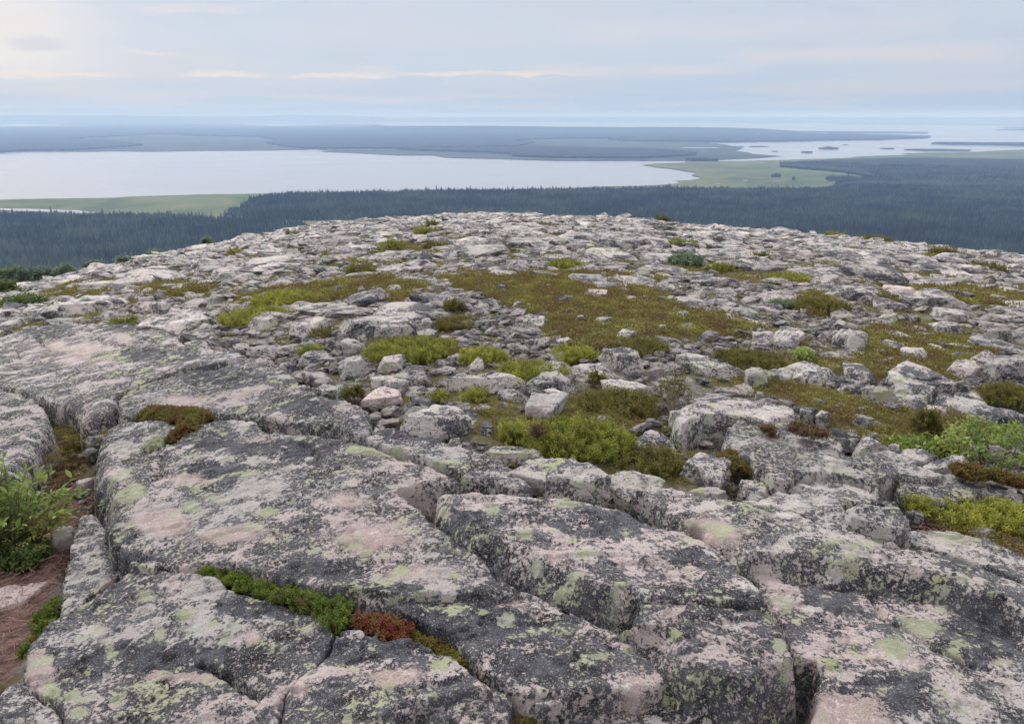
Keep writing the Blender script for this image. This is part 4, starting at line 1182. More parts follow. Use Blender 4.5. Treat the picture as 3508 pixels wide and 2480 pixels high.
def land_mat(name, c1, c2, c3, s1=.004, s2=.03):
    m, t, b = new_mat(name)
    g = t.add('ShaderNodeNewGeometry').outputs['Position']
    n1 = t.noise(g, s1, 5, .6, .4); n2 = t.noise(g, s2, 4, .6)
    c = t.mix(t.ramp(n1, .38, .62), c1, c2)
    c = t.mix(t.ramp(n2, .45, .68, 0, .8), c, c3)
    t.link(c, b.inputs['Base Color']); b.inputs['Roughness'].default_value = .95
    b.inputs['Specular IOR Level'].default_value = .05
    return m


M_BOG = land_mat("bog", (.07, .11, .055), (.135, .17, .08), (.20, .18, .10), .0035, .010)
M_FARBOG = land_mat("far_bog", (.035, .060, .045), (.075, .10, .07), (.10, .115, .085), .0008, .004)
M_WOOD = land_mat("far_woodland", (.014, .028, .024), (.024, .042, .032), (.040, .060, .044), .0009, .006)
M_WOODF = land_mat("wooded_floor", (.03, .05, .03), (.045, .065, .035), (.07, .085, .045), .004, .03)


def water_mat():
    m, t, b = new_mat("lake_water")
    g = t.add('ShaderNodeNewGeometry').outputs['Position']
    n = t.noise(t.vmath('MULTIPLY', g, (.5, 1.0, 1.0)), .0016, 4, .55)
    b.inputs['Base Color'].default_value = (.30, .30, .32, 1)
    t.link(t.ramp(n, .35, .65, .10, .17), b.inputs['Roughness'])
    b.inputs['Specular IOR Level'].default_value = .5
    b.inputs['IOR'].default_value = 1.45
    w = t.noise(t.vmath('MULTIPLY', g, (1, 1, 1)), .25, 4, .6)
    bp = t.add('ShaderNodeBump'); bp.inputs['Strength'].default_value = .03; bp.inputs['Distance'].default_value = .1
    t.link(w, bp.inputs['Height']); t.link(bp.outputs[0], b.inputs['Normal'])
    return m


M_WATER = water_mat()


def disc(name, rad, z, mat, n=128, r0=0):
    P = [(rad * math.cos(2 * math.pi * k / n), rad * math.sin(2 * math.pi * k / n)) for k in range(n)]
    return sheet(name, P, z, mat)


tag(disc("lake", 92000, PLAIN - 3, M_WATER), kind='structure')

SHORE = [('A', -900, 452), ('A', 0, 436), ('A', 200, 432), ('A', 480, 428), ('A', 600, 422), ('A', 800, 416), ('A', 960, 412), ('A', 1130, 410), ('A', 1300, 405), ('A', 1500, 403), ('A', 1900, 394), ('A', 2296, 391),
         ('B', 230, 385), ('B', 380, 378), ('B', 560, 375), ('B', 640, 372), ('B', 740, 364), ('B', 755, 354), ('B', 722, 350), ('B', 790, 350), ('B', 850, 342), ('B', 840, 334), ('B', 805, 328), ('B', 832, 315), ('B', 800, 312),
         ('B', 720, 298), ('B', 640, 290), ('B', 585, 281), ('B', 640, 275), ('B', 760, 272), ('B', 800, 268), ('B', 950, 265), ('B', 1100, 262), ('B', 1300, 256), ('B', 1500, 250), ('B', 1560, 243), ('B', 1700, 238), ('B', 1800, 236),
         ('B', 1745, 230), ('B', 1900, 226), ('B', 2080, 222), ('B', 2150, 219), ('B', 2296, 212), ('B', 3300, 200)]
_sh_w = far_outline('A', SHORE, seed=1)
_sh_w = _sh_w[:-1]
_n_close = int(max(1, 0))
# drop the points of the automatic closing edge, then close behind the viewer
_last = plain_at(*pix('B', 3300, 200))
_cut = np.argmin(np.hypot(_sh_w[:, 0] - _last[0], _sh_w[:, 1] - _last[1]))
NEAR_LAND = np.vstack([_sh_w[:_cut + 1], [(60000, 5000), (60000, -30000), (-40000, -30000), (-40000, 1500)]])
tag(sheet("plain", NEAR_LAND, PLAIN - 1, M_BOG), kind='structure')

FAR = [('A', -1500, 234), ('A', 0, 228), ('A', 40, 222), ('A', 400, 222), ('A', 500, 220), ('A', 700, 222), ('A', 900, 218), ('A', 1200, 216), ('A', 1380, 213), ('A', 1400, 207), ('A', 1440, 215), ('A', 1480, 217), ('A', 1440, 222), ('A', 1600, 228), ('A', 1780, 238), ('A', 1940, 238), ('A', 2000, 248), ('A', 2296, 256),
       ('B', 200, 262), ('B', 400, 262), ('B', 600, 262), ('B', 760, 262), ('B', 950, 257), ('B', 1100, 250), ('B', 1210, 242), ('B', 1080, 232), ('B', 1050, 224), ('B', 1000, 217), ('B', 1040, 207), ('B', 990, 196), ('B', 920, 186), ('B', 860, 182), ('B', 1000, 181), ('B', 1200, 175), ('B', 1400, 170), ('B', 1620, 168), ('B', 1760, 166),
       ('B', 1700, 162), ('B', 1860, 157), ('B', 1885, 152), ('B', 1760, 150), ('B', 1650, 144), ('B', 1480, 140), ('B', 1300, 140), ('B', 1200, 134), ('B', 1000, 124), ('B', 850, 118), ('B', 700, 116), ('B', 600, 117), ('B', 400, 118), ('B', 200, 114), ('B', 0, 110), ('A', 2200, 110), ('A', 2000, 110), ('A', 1850, 109), ('A', 1750, 107),
       ('A', 1680, 100), ('A', 1500, 98), ('A', 1200, 96), ('A', 1000, 94), ('A', 800, 92), ('A', 720, 89), ('A', 900, 86), ('A', 1300, 85), ('A', 1800, 84), ('A', 1800, 76), ('A', 1500, 72), ('A', 800, 71), ('A', 0, 70), ('A', -2000, 70)]
tag(sheet("far_shore", far_outline('A', FAR, seed=2, jy=.2), PLAIN - 1, M_FARBOG), kind='structure')


def wood(reg, pts, seed, thick=11, z=PLAIN, jx=3, jy=.5, name="forest"):
    o = sheet(name, far_outline(reg, pts, seed=seed, jx=jx, jy=jy, z=PLAIN + thick), z - 1.5, M_WOOD, thick + 1.5)
    return o


_w = []
_w.append(wood('A', [(-1500, 220), (0, 217), (120, 212), (350, 209), (480, 200), (600, 193), (640, 188), (560, 176), (430, 168), (300, 161), (500, 152), (700, 141), (950, 150), (1160, 153), (1250, 168), (1200, 180), (1280, 196), (1400, 203), (1700, 203), (1900, 200), (2296, 196),
                     ('B', 100, 178), ('B', 0, 168), ('B', 300, 158), ('B', 560, 160), ('B', 480, 168), ('B', 700, 172), ('B', 850, 174), ('B', 1000, 173), ('B', 1200, 171), ('B', 1400, 167), ('B', 1620, 165), ('B', 1700, 162), ('B', 1860, 156), ('B', 1878, 152), ('B', 1760, 148), ('B', 1650, 144),
                     ('B', 1480, 140), ('B', 1300, 139), ('B', 1200, 133), ('B', 1000, 123), ('B', 850, 117), ('B', 700, 115), ('B', 600, 116), ('B', 400, 117), ('B', 200, 113), ('B', 0, 109), ('A', 2200, 108), ('A', 2000, 108), ('A', 1850, 107), ('A', 1700, 106), ('A', 1500, 112), ('A', 1300, 115), ('A', 1000, 113),
                     ('A', 800, 111), ('A', 600, 110), ('A', 300, 114), ('A', 0, 114), ('A', -1500, 110)], 11, jy=.8))
_w.append(wood('A', [(-1500, 105), (0, 96), (60, 97), (150, 95), (300, 98), (450, 106), (700, 107), (1000, 108), (940, 102), (800, 95), (700, 90), (900, 86), (1300, 84), (1800, 82), (1790, 77), (1500, 73), (800, 72), (0, 71), (-1500, 71)], 12, jy=.2))
_w.append(wood('A', [(1780, 205), (1950, 203), (2296, 200), ('B', 150, 197), ('B', 450, 204), ('B', 700, 212), ('B', 830, 224), ('B', 820, 232), ('B', 700, 240), ('B', 560, 244), ('B', 200, 243), ('B', 0, 236), ('A', 2296, 226), ('A', 2050, 216), ('A', 1850, 210)], 13))
_w.append(wood('B', [(1205, 274), (1300, 264), (1500, 256), (1700, 250), (1850, 249), (2000, 252), (2296, 256), (3200, 250), (3200, 384), (2296, 377), (2000, 374), (1800, 371), (1600, 366), (1440, 372), (1500, 358), (1590, 347), (1620, 334), (1560, 316), (1450, 302), (1300, 290), (1200, 283)], 14))
_w.append(wood('B', [(780, 250), (840, 248), (930, 252), (920, 256), (800, 254)], 18))
_w.append(wood('B', [(430, 163), (480, 162), (480, 166), (440, 166)], 19))
_wj = _w[0]
for o in _w:
    tag(o, "dark blue-green forest covering the lowland beyond the lake", "forest", kind='stuff')

# islands
for k, (p, th) in enumerate([([(340, 90), (400, 88.5), (450, 90), (400, 92)], 10), ([(975, 93), (1060, 90), (1180, 88.5), (1290, 91), (1320, 95), (1100, 95)], 12), ([(1380, 92), (1500, 96), (1700, 97), (2000, 98), (2296, 100), (3200, 103), (3200, 106), (2296, 104), (2000, 102), (1700, 100), (1450, 97)], 14),
                             ([(2165, 124), (2230, 120), (2600, 118), (2600, 127)], 10), ([(2190, 113), (2296, 111), (2500, 112), (2296, 115)], 10), ([(1880, 184), (1900, 180), (1990, 180), (2100, 182), (2296, 182), (3200, 184), (3200, 194), (2296, 192), (2100, 188), (1950, 187)], 10),
                             ([(1760, 211), (1800, 210), (1950, 210), (2060, 214), (2040, 216), (1850, 215)], 6), ([(1298, 222), (1330, 221), (1348, 223), (1320, 224)], 6), ([(1375, 205), (1400, 204), (1415, 198), (1440, 203), (1465, 205), (1430, 207)], 8),
                             ([(1060, 198), (1100, 196.5), (1150, 198), (1100, 199)], 4), ([(1650, 206), (1700, 205), (1715, 207), (1680, 208)], 4), ([(1480, 190), (1500, 189), (1508, 191)], 3), ([(1000, 199), (1030, 198), (1040, 200)], 3), ([(1165, 219), (1190, 218), (1192, 220)], 3)]):
    o = sheet("island", far_outline('B', p, seed=30 + k, jx=1, jy=.15, z=PLAIN + th * .6), PLAIN - 2, M_WOOD if k not in (6, 9) else M_FARBOG, th)
    tag(o, kind='structure')

# water that lies inside the land
for k, (rg, p) in enumerate([('A', [(-600, 112), (0, 113), (120, 112), (280, 110), (400, 112), (300, 107), (180, 103), (120, 99), (60, 98), (0, 103), (-600, 106)]),
                             ('A', [(980, 100), (1080, 103), (1150, 108), (1250, 111), (1400, 107), (1560, 103), (1400, 101), (1200, 100)]),
                             ('A', [(-300, 481), (0, 478), (150, 480), (350, 487), (395, 492), (450, 497), (380, 504), (330, 500), (200, 493), (60, 489), (0, 485), (-300, 489)]),
                             ('B', [(760, 204), (840, 205), (925, 205), (925, 208), (840, 208), (770, 207)]),
                             ('B', [(1035, 351), (1055, 350), (1055, 353), (1040, 354)]), ('B', [(905, 367), (925, 366), (935, 369), (910, 369)])]):
    o = sheet("lake_arm" if k != 2 else "river", far_outline(rg, p, seed=60 + k, jx=1.2, jy=.2, z=PLAIN), PLAIN + (12 if k < 2 else .5), M_WATER)
    tag(o, kind='structure')


def ridge(name, prof, dist, depth, seed, mat):
    """low hills along the horizon; prof = [(photo x, row of the top)]"""
    xs = np.array([pix('P', a, b)[0] for a, b in prof]); ys = np.array([pix('P', a, b)[1] for a, b in prof])
    px = np.linspace(xs[0], xs[-1], 420)
    py = np.interp(px, xs, ys) + .9 * fbm(p3(px * .012, px * 0), 1, 4, seed=seed)
    V = []; n = len(px); R = [(-1, 0), (-.55, .55), (-.2, .93), (0, 1), (.3, .85), (1, 0)]
    for k in range(n):
        X, Y, Z = ray(px[k], py[k]); s = 1 / math.hypot(X, Y)
        top = max(CAMH + Z * s * dist, PLAIN + 5)
        for a, hh in R:
            dd = dist + a * depth
            V.append((X * s * dd, Y * s * dd, PLAIN - 5 + (top - PLAIN + 5) * hh))
    m = len(R)
    I = np.arange(n * m).reshape(n, m)
    Fq = np.stack([I[:-1, :-1].ravel(), I[1:, :-1].ravel(), I[1:, 1:].ravel(), I[:-1, 1:].ravel()], 1)
    tag(mesh_np(name, V, Fq, mat), kind='structure')


ridge("hills", [(-800, 259), (-60, 258.6), (30, 259.6), (250, 259.5), (380, 261), (540, 262), (600, 260.5), (635, 257.3), (660, 256.6), (700, 258.5), (740, 257.5), (790, 260.5), (850, 263), (880, 265), (960, 264), (1100, 263.3), (1300, 262.6), (1500, 263.4), (1800, 263.8), (2100, 264.2), (2400, 263.6), (3000, 263)], 34000, 3500, 3, M_WOOD)
ridge("far_hills", [(-800, 262), (300, 262), (1300, 262.5), (1500, 261.5), (1700, 262), (1980, 262.2), (2300, 262), (3000, 262)], 60000, 4000, 5, M_WOOD)
ridge("wooded_hill", [(740, 290), (770, 288.5), (800, 286.5), (820, 284.3), (838, 282.2), (846, 281.6), (856, 282.4), (870, 284.6), (900, 287), (940, 289), (980, 290)], 15500, 900, 9, M_WOOD)
ridge("wooded_rise", [(860, 285), (950, 283), (1060, 282.5), (1148, 283), (1250, 284.5), (1400, 285.5), (1500, 285.2), (1620, 286.2), (1700, 288.5), (1780, 293.5), (1800, 295.8), (1880, 296), (1960, 297), (2000, 298.5), (2040, 302), (2080, 304.5)], 13300, 900, 12, M_WOOD)


# ------------------------------------------------------------------ spruces
def spruce(seed, h=12, link=False, parent=None, tiers=9, pts=9):
    r = np.random.default_rng(seed)
    V = []; T = []
    rb = h * r.uniform(.13, .17)
    for k in range(tiers):
        t = k / (tiers - 1)
        zt = h * (.20 + .80 * t) + h * .04; zb = h * (.06 + .80 * t) - h * .015
        rad = rb * (1 - t) ** .8 + .10 + r.uniform(-.08, .08)
        c = len(V); V.append((0, 0, min(zt, h)))
        a0 = r.uniform(0, 6.28)
        for j in range(pts * 2):
            a = a0 + math.pi * j / pts
            rr = rad * (r.uniform(.8, 1.25) if j % 2 == 0 else r.uniform(.3, .5))
            V.append((rr * math.cos(a), rr * math.sin(a), zb + (0 if j % 2 == 0 else .35) * rad + r.uniform(-.15, .15)))
        for j in range(pts * 2):
            T.append((c, c + 1 + j, c + 1 + (j + 1) % (pts * 2)))
    crown = mesh_np("crown", V, np.array(T), M_CROWN, smooth=False, link=link, parent=parent)
    tv = []; tf = []
    for k, (z, rad) in enumerate(((0, .17), (h * .5, .10), (h * .97, .02))):
        for j in range(6):
            tv.append((rad * math.cos(j * 1.0472), rad * math.sin(j * 1.0472), z))
    for k in range(2):
        for j in range(6):
            a, b = k * 6 + j, k * 6 + (j + 1) % 6
            tf.append((a, b, b + 6, a + 6))
    trunk = mesh_np("trunk", tv, np.array(tf), M_BARK, link=link, parent=parent)
    return crown, trunk


def in_poly_pix(px, py, poly):
    return sdist(np.stack([px, py], 1), np.array(poly))[0] > 0


def build_forest():
    r = np.random.default_rng(21)
    # where trees stand, as photo outlines of the ground they cover
    polys = [[pix(*p) for p in [('A', -1500, 520), ('A', -100, 512), ('A', 100, 510), ('A', 400, 513), ('A', 700, 515), ('A', 850, 519), ('A', 950, 527), ('A', 1150, 532), ('A', 1350, 552), ('A', 1600, 700), ('A', 1600, 1600), ('A', -1500, 1600)]],
             [pix(*p) for p in [('A', 985, 503), ('A', 1040, 492), ('A', 1090, 470), ('A', 1130, 446), ('A', 1200, 428), ('A', 1300, 420), ('A', 1600, 414), ('A', 1900, 408), ('A', 2296, 404), ('B', 250, 402), ('B', 500, 399), ('B', 640, 394), ('B', 700, 390), ('B', 780, 396), ('B', 900, 398), ('B', 1150, 400),
                                ('B', 1400, 396), ('B', 1440, 384), ('B', 1500, 377), ('B', 1700, 378), ('B', 2000, 384), ('B', 2296, 387), ('B', 3300, 395), ('B', 3300, 1700), ('B', 0, 1700), ('A', 1900, 600), ('A', 1600, 526), ('A', 1400, 531), ('A', 1250, 528), ('A', 1150, 518), ('A', 1020, 506)]]]
    polys += [[pix('B', *p) for p in q] for q in (
        [(1405, 347), (1440, 343), (1500, 344), (1550, 350), (1550, 356), (1480, 357), (1415, 354)], [(1160, 334), (1200, 333), (1205, 338), (1165, 338)], [(1255, 347), (1270, 346), (1272, 350), (1257, 351)],
        [(1205, 274), (1300, 264), (1500, 256), (1700, 250), (1850, 249), (2000, 252), (2296, 256), (3200, 250), (3200, 384), (2296, 377), (2000, 374), (1800, 371), (1600, 366), (1440, 372), (1500, 358), (1590, 347), (1620, 334), (1560, 316), (1450, 302), (1300, 290), (1200, 283)])]
    n = 520000
    u = r.uniform(0, 1, n)
    d = np.sqrt(760 ** 2 + u * (4300 ** 2 - 760 ** 2)); a = r.uniform(-.70, .70, n)
    x = d * np.sin(a); y = d * np.cos(a)
    z = np.full(n, PLAIN)
    px, py = project(x, y, z)
    m = np.zeros(n, bool)
    for pl in polys:
        m |= in_poly_pix(px, py, pl)
    # rows hidden under the fell's crest, with a margin for other view points
    cr = np.interp(px / 1.5279, [c[0] for c in CREST], [c[1] for c in CREST]) * 1.5279
    ptop = project(x, y, z + 13)[1]
    m &= ptop < cr + 60
    m &= (px > -260) & (px < 3770)
    cl = fbm(p3(x, y), .006, 3, seed=6)
    thin = fbm(p3(x, y), .011, 3, seed=8)
    m &= ~((thin > .33) & (r.uniform(0, 1, n) < .8))
    # lone trees standing on the bog near the wood edges
    lone = (r.uniform(0, 1, n) < .004) & (ptop < cr + 60) & (py > 660) & (px > 1300) & (px < 3000) & (py < 700)
    m |= lone & in_poly_pix(px, py, [(1380, 655), (3200, 600), (3200, 700), (1380, 700)])
    x, y, d, px, py, cl, cr = x[m], y[m], d[m], px[m], py[m], cl[m], cr[m]
    n = len(x)
    hs = np.clip(1.0 + .30 * cl + r.normal(0, .26, n), .40, 1.7) * 1.12 * np.where(r.uniform(0, 1, n) < .05, 1.4, 1)
    P = np.stack([x, y, np.full(n, PLAIN - 1.0)], 1)
    sc = np.stack([hs * r.uniform(.85, 1.2, n)] * 2 + [hs], 1)
    # the nearest trees in view are trees of their own
    vis = (px > 5) & (px < 3500) & (project(x, y, P[:, 2] + 11)[1] < cr - 4)
    sco = np.where(vis, hs / d, 0)
    own = np.argsort(-sco)[:296]
    firsts = []
    for k in range(6):
        t = empty("spruce", (0, 0, 0))
        spruce(50 + k, 12, True, t)
        tag(t, "x", "spruce")
        firsts.append(t)
    for j, k in enumerate(own):
        side = "left" if px[k] < 1754 else "right"
        tall = hs[k] > 1.75
        lab = (f"tall dark spruce standing above its neighbours beyond the fell's {side} shoulder" if tall else f"slender dark spruce in the nearest trees showing over the fell's {side} shoulder")
        grp = f"{'tall' if tall else 'nearest'} spruces beyond the {side} shoulder"
        t = firsts[j] if j < 6 else copy_thing(firsts[j % 6], (0, 0, 0))
        t["label"] = lab; t["group"] = grp
        t.location = P[k]; t.rotation_euler = (0, 0, float(r.uniform(0, 6.28))); t.scale = sc[k]
    rest = np.ones(n, bool); rest[own] = False
    protos = []
    for k in range(7):
        c, tr = spruce(80 + k, 12)
        # one low-cost mesh per kind: crown and trunk together
        nv = len(c.data.vertices)
        V = np.array([v.co[:] for v in c.data.vertices] + [v.co[:] for v in tr.data.vertices])
        T = [np.array([p.vertices[:] for p in c.data.polygons]), np.array([p.vertices[:] for p in tr.data.polygons]) + nv]
        protos.append(mesh_np("spruce_source", V, T, M_CROWN, smooth=False, link=False))
    rot = np.stack([r.normal(0, .02, n), r.normal(0, .02, n), r.uniform(0, 6.28, n)], 1)
    o = scatter("spruce_forest", P[rest], rot[rest], sc[rest], protos, r.integers(0, 7, n)[rest])
    tag(o, "dense dark spruce forest on the lowland around the fell", "forest")
    # forest floor
    for k, pl in enumerate(polys[:2]):
        q = [plain_at(a, b) for a, b in pl]
        q = [(a, b) for a, b in q]
        tag(sheet("forest_floor", q, PLAIN - .5, M_WOODF), kind='structure')
    print("trees", n)


build_forest()


# ------------------------------------------------------------------ heath, moss and shrubs
def sprig_tpl(n=14, h=.05, nl=.012, nw=.004, spread=.5, seed=0, up=.6):
    """upright shoot with needle-like leaves; quads"""
    r = np.random.default_rng(seed)
    V = []; Q = []
    for k in range(n):
        t = (k + .5) / n
        a = k * 2.4 + r.uniform(-.4, .4); z = h * t
        l = nl * (1.15 - .5 * t) * r.uniform(.8, 1.2)
        o = np.array([math.cos(a), math.sin(a), 0]); s = np.array([-math.sin(a), math.cos(a), 0]) * nw * .5
        b = np.array([0, 0, z]) + o * .001; tip = b + o * l + np.array([0, 0, l * up])
        mid = b + (tip - b) * .5
        i = len(V)
        V += [b, mid - s, tip, mid + s]; Q.append((i, i + 1, i + 2, i + 3))
    i = len(V)
    V += [(-nw * .25, 0, 0), (nw * .25, 0, 0), (nw * .2, 0, h), (-nw * .2, 0, h)]; Q.append((i, i + 1, i + 2, i + 3))
    return np.array([tuple(v) for v in V]), np.array(Q)


def tuft_tpl(seed, n=26, r0=.5, h=.5, leaf=.16, lw=.06):
    """low cushion of little leaves, unit sized"""
    r = np.random.default_rng(seed)
    V = []; Q = []
    for k in range(n):
        a = r.uniform(0, 6.28); q = r0 * math.sqrt(r.uniform(0, 1)); zz = h * (1 - (q / r0) ** 2) * r.uniform(.3, 1.0)
        c = np.array([q * math.cos(a), q * math.sin(a), zz])
        dr = np.array([math.cos(a) * .6 + r.normal(0, .5), math.sin(a) * .6 + r.normal(0, .5), r.uniform(.3, 1.3)]); dr /= np.linalg.norm(dr)
        s = np.cross(dr, r.normal(0, 1, 3)); s /= np.linalg.norm(s)
        l = leaf * r.uniform(.6, 1.3)
        i = len(V)
        V += [c - dr * l * .4, c + s * lw * .5, c + dr * l * .6, c - s * lw * .5]; Q.append((i, i + 1, i + 2, i + 3))
    return np.array(V), np.array(Q)


def mat_patch(name, poly, off, n, mat, h=.04, label=None, cat="crowberry mat", group=None, seed=0, size=1.0, parent=None, moundh=0.04, tpl=None):
    """a low growing mat of shoots that fills an outline (world xy)"""
    r = np.random.default_rng(seed)
    mn, mx = poly.min(0), poly.max(0)
    P = r.uniform(mn, mx, (n * 3, 2))
    s, _, _ = sdist(P, poly)
    s = s + .05 * fbm(p3(P[:, 0], P[:, 1]), 11, 3, seed=seed)
    k = s > 0
    P = P[k][:n]; s = s[k][:n]
    x, y = P[:, 0], P[:, 1]
    hh = moundh * (1 - np.exp(-s / .05)) + .03 * fbm(p3(x, y), 8, 3, seed=seed + 2)
    z = tz(x, y) + off + hh
    tv, tf = tpl or sprig_tpl(13, h * size, .013 * size, .0055 * size, seed=seed)
    m = len(P)
    M = rotmats(r.normal(0, .35, m), r.normal(0, .35, m), r.uniform(0, 6.28, m))
    V, Fc, ci = replicate(tv, tf, np.stack([x, y, z], 1), M, r.uniform(.6, 1.35, m))
    tint = r.uniform(0, 1, m)[ci]
    c = V.mean(0)
    o = mesh_np(name, V, Fc, mat, smooth=False, loc=tuple(c), attrs={'tint': tint}, parent=parent)
    if label: tag(o, label, cat, group)
    return o


def gp(reg, pts, off):
    return np.array([ground_at(*pix(*(p if isinstance(p[0], str) else (reg, *p))), off) for p in pts])


_g = "crowberry mats in the slab cracks"
mat_patch("crowberry_mat", gp('F', [(1225, 515), (1335, 500), (1500, 525), (1700, 570), (1860, 622), (2050, 680), (2180, 715), ('G', 30, 700), ('G', 100, 765), ('G', 75, 800), ('G', 50, 850), ('G', 10, 915), (2170, 905), (2120, 840), (2000, 785), (1850, 722), (1700, 662), (1560, 612), (1400, 562), (1280, 535)], .0), -.03, 3600, M_MAT,
          label="green crowberry strip growing in the curved crack between the front slabs", group=_g, seed=3, moundh=.03, size=.8)
mat_patch("crowberry_mat", gp('G', [(60, 790), (150, 785), (250, 830), (320, 835), (420, 850), (480, 890), (500, 940), (470, 975), (400, 955), (300, 915), (220, 880), (120, 840)], .0), -.035, 700, M_RED,
          label="rusty red crowberry tuft at the end of the green strip", group=_g, seed=4, moundh=.015, size=.8)
mat_patch("crowberry_mat", gp('G', [(500, 940), (640, 950), (760, 985), (830, 1060), (900, 1130), (850, 1150), (740, 1090), (640, 1040), (520, 1000)], -.05), -.08, 1100, M_MATB,
          label="brown and yellow moss in the crack right of the red tuft", group=_g, seed=5, moundh=.02, size=.7)
mat_patch("crowberry_mat", gp('G', [(1190, 1340), (1300, 1400), (1360, 1450), (1370, 1560), (1360, 1700), (1160, 1700), (1160, 1500), (1205, 1430)], -.08), -.12, 1400, M_MATB,
          label="yellow-brown moss at the bottom of the wide crack at the lower edge", group=_g, seed=6, moundh=.02, size=.7)
mat_patch("crowberry_mat", gp('C', [(875, 925), (960, 870), (1030, 850), (1150, 862), (1330, 870), (1390, 915), (1310, 950), (1290, 1010), (1200, 1040), (1070, 1085), (1090, 1040), (1190, 985), (1150, 945), (1000, 935)], .04), .0, 4200, M_MATB,
          label="olive and orange crowberry mat hooked around a slab corner, upper left", group=_g, seed=7, moundh=.06)
mat_patch("reindeer_lichen", gp('C', [(960, 1160), (980, 1120), (1060, 1070), (1075, 1100), (1030, 1160)], .02), .02, 500, plant_mat("reindeer_lichen", ((.30, .33, .22), (.42, .45, .30), (.52, .55, .4)), noise_scale=20),
          label="small pale grey-green lichen cushion in the notch of the largest slab", cat="lichen cushion", seed=8, moundh=.03)
mat_patch("heath_mat", gp('C', [(470, 960), (560, 920), (700, 890), (760, 880), (765, 935), (720, 990), (700, 1060), (640, 1110), (600, 1160), (500, 1180), (400, 1230), (330, 1180), (280, 1120), (300, 1060), (370, 1010), (440, 990)], -.28), -.28, 5200, M_MATB,
          label="olive heath filling the gully between the left slabs", cat="heath mat", group="heath mats in the left gully", seed=9, moundh=.10)
mat_patch("heath_mat", gp('C', [(330, 1290), (400, 1210), (520, 1180), (580, 1200), (560, 1260), (480, 1340), (420, 1400), (360, 1420)], -.30), -.30, 1500, M_RUST,
          label="rusty red heath with dead twigs at the bottom of the left gully", cat="heath mat", group="heath mats in the left gully", seed=10, moundh=.06)
mat_patch("heath_mat", gp('F', [(215, 830), (260, 760), (330, 700), (390, 650), (400, 720), (360, 810), (300, 890), (240, 960), (150, 1050), (130, 1040), (200, 960)], -.25), -.33, 800, M_MAT,
          label="bright green sprigs along the foot of the domed slab, right of the bare pink stone", cat="heath mat", group="heath mats in the left gully", seed=11, moundh=.06, size=1.3)
mat_patch("heath_mat", gp('E', [(745, 985), (800, 970), (900, 985), (1000, 1020), (1010, 1045), (900, 1030), (800, 1005)], .16), .13, 380, M_RUST,
          label="rusty moss tuft on the hummocky pale slab, the larger one", cat="heath mat", group="rusty tufts on the pale slab", seed=12, moundh=.03)
mat_patch("heath_mat", gp('E', [(560, 970), (620, 965), (690, 1000), (680, 1020), (600, 1000)], .14), .11, 150, M_RUST,
          label="rusty moss tuft on the hummocky pale slab, the smaller one", cat="heath mat", group="rusty tufts on the pale slab", seed=13, moundh=.02)
mat_patch("heath_mat", gp('E', [(285, 1185), (440, 1200), (500, 1240), (490, 1310), (300, 1280)], .0), .0, 1500, M_MATB,
          label="brown-green heath in the small square hollow between boulders", cat="heath mat", seed=14, moundh=.05)
mat_patch("heath_mat", gp('E', [(1800, 1295), (1900, 1300), (2060, 1345), (2296, 1380), (2330, 1440), (2200, 1395), (2000, 1372), (1860, 1340)], .05), .08, 1900, M_MATB,
          label="orange-brown heath strip above the white-crusted slab on the right", cat="heath mat", seed=15, moundh=.04)


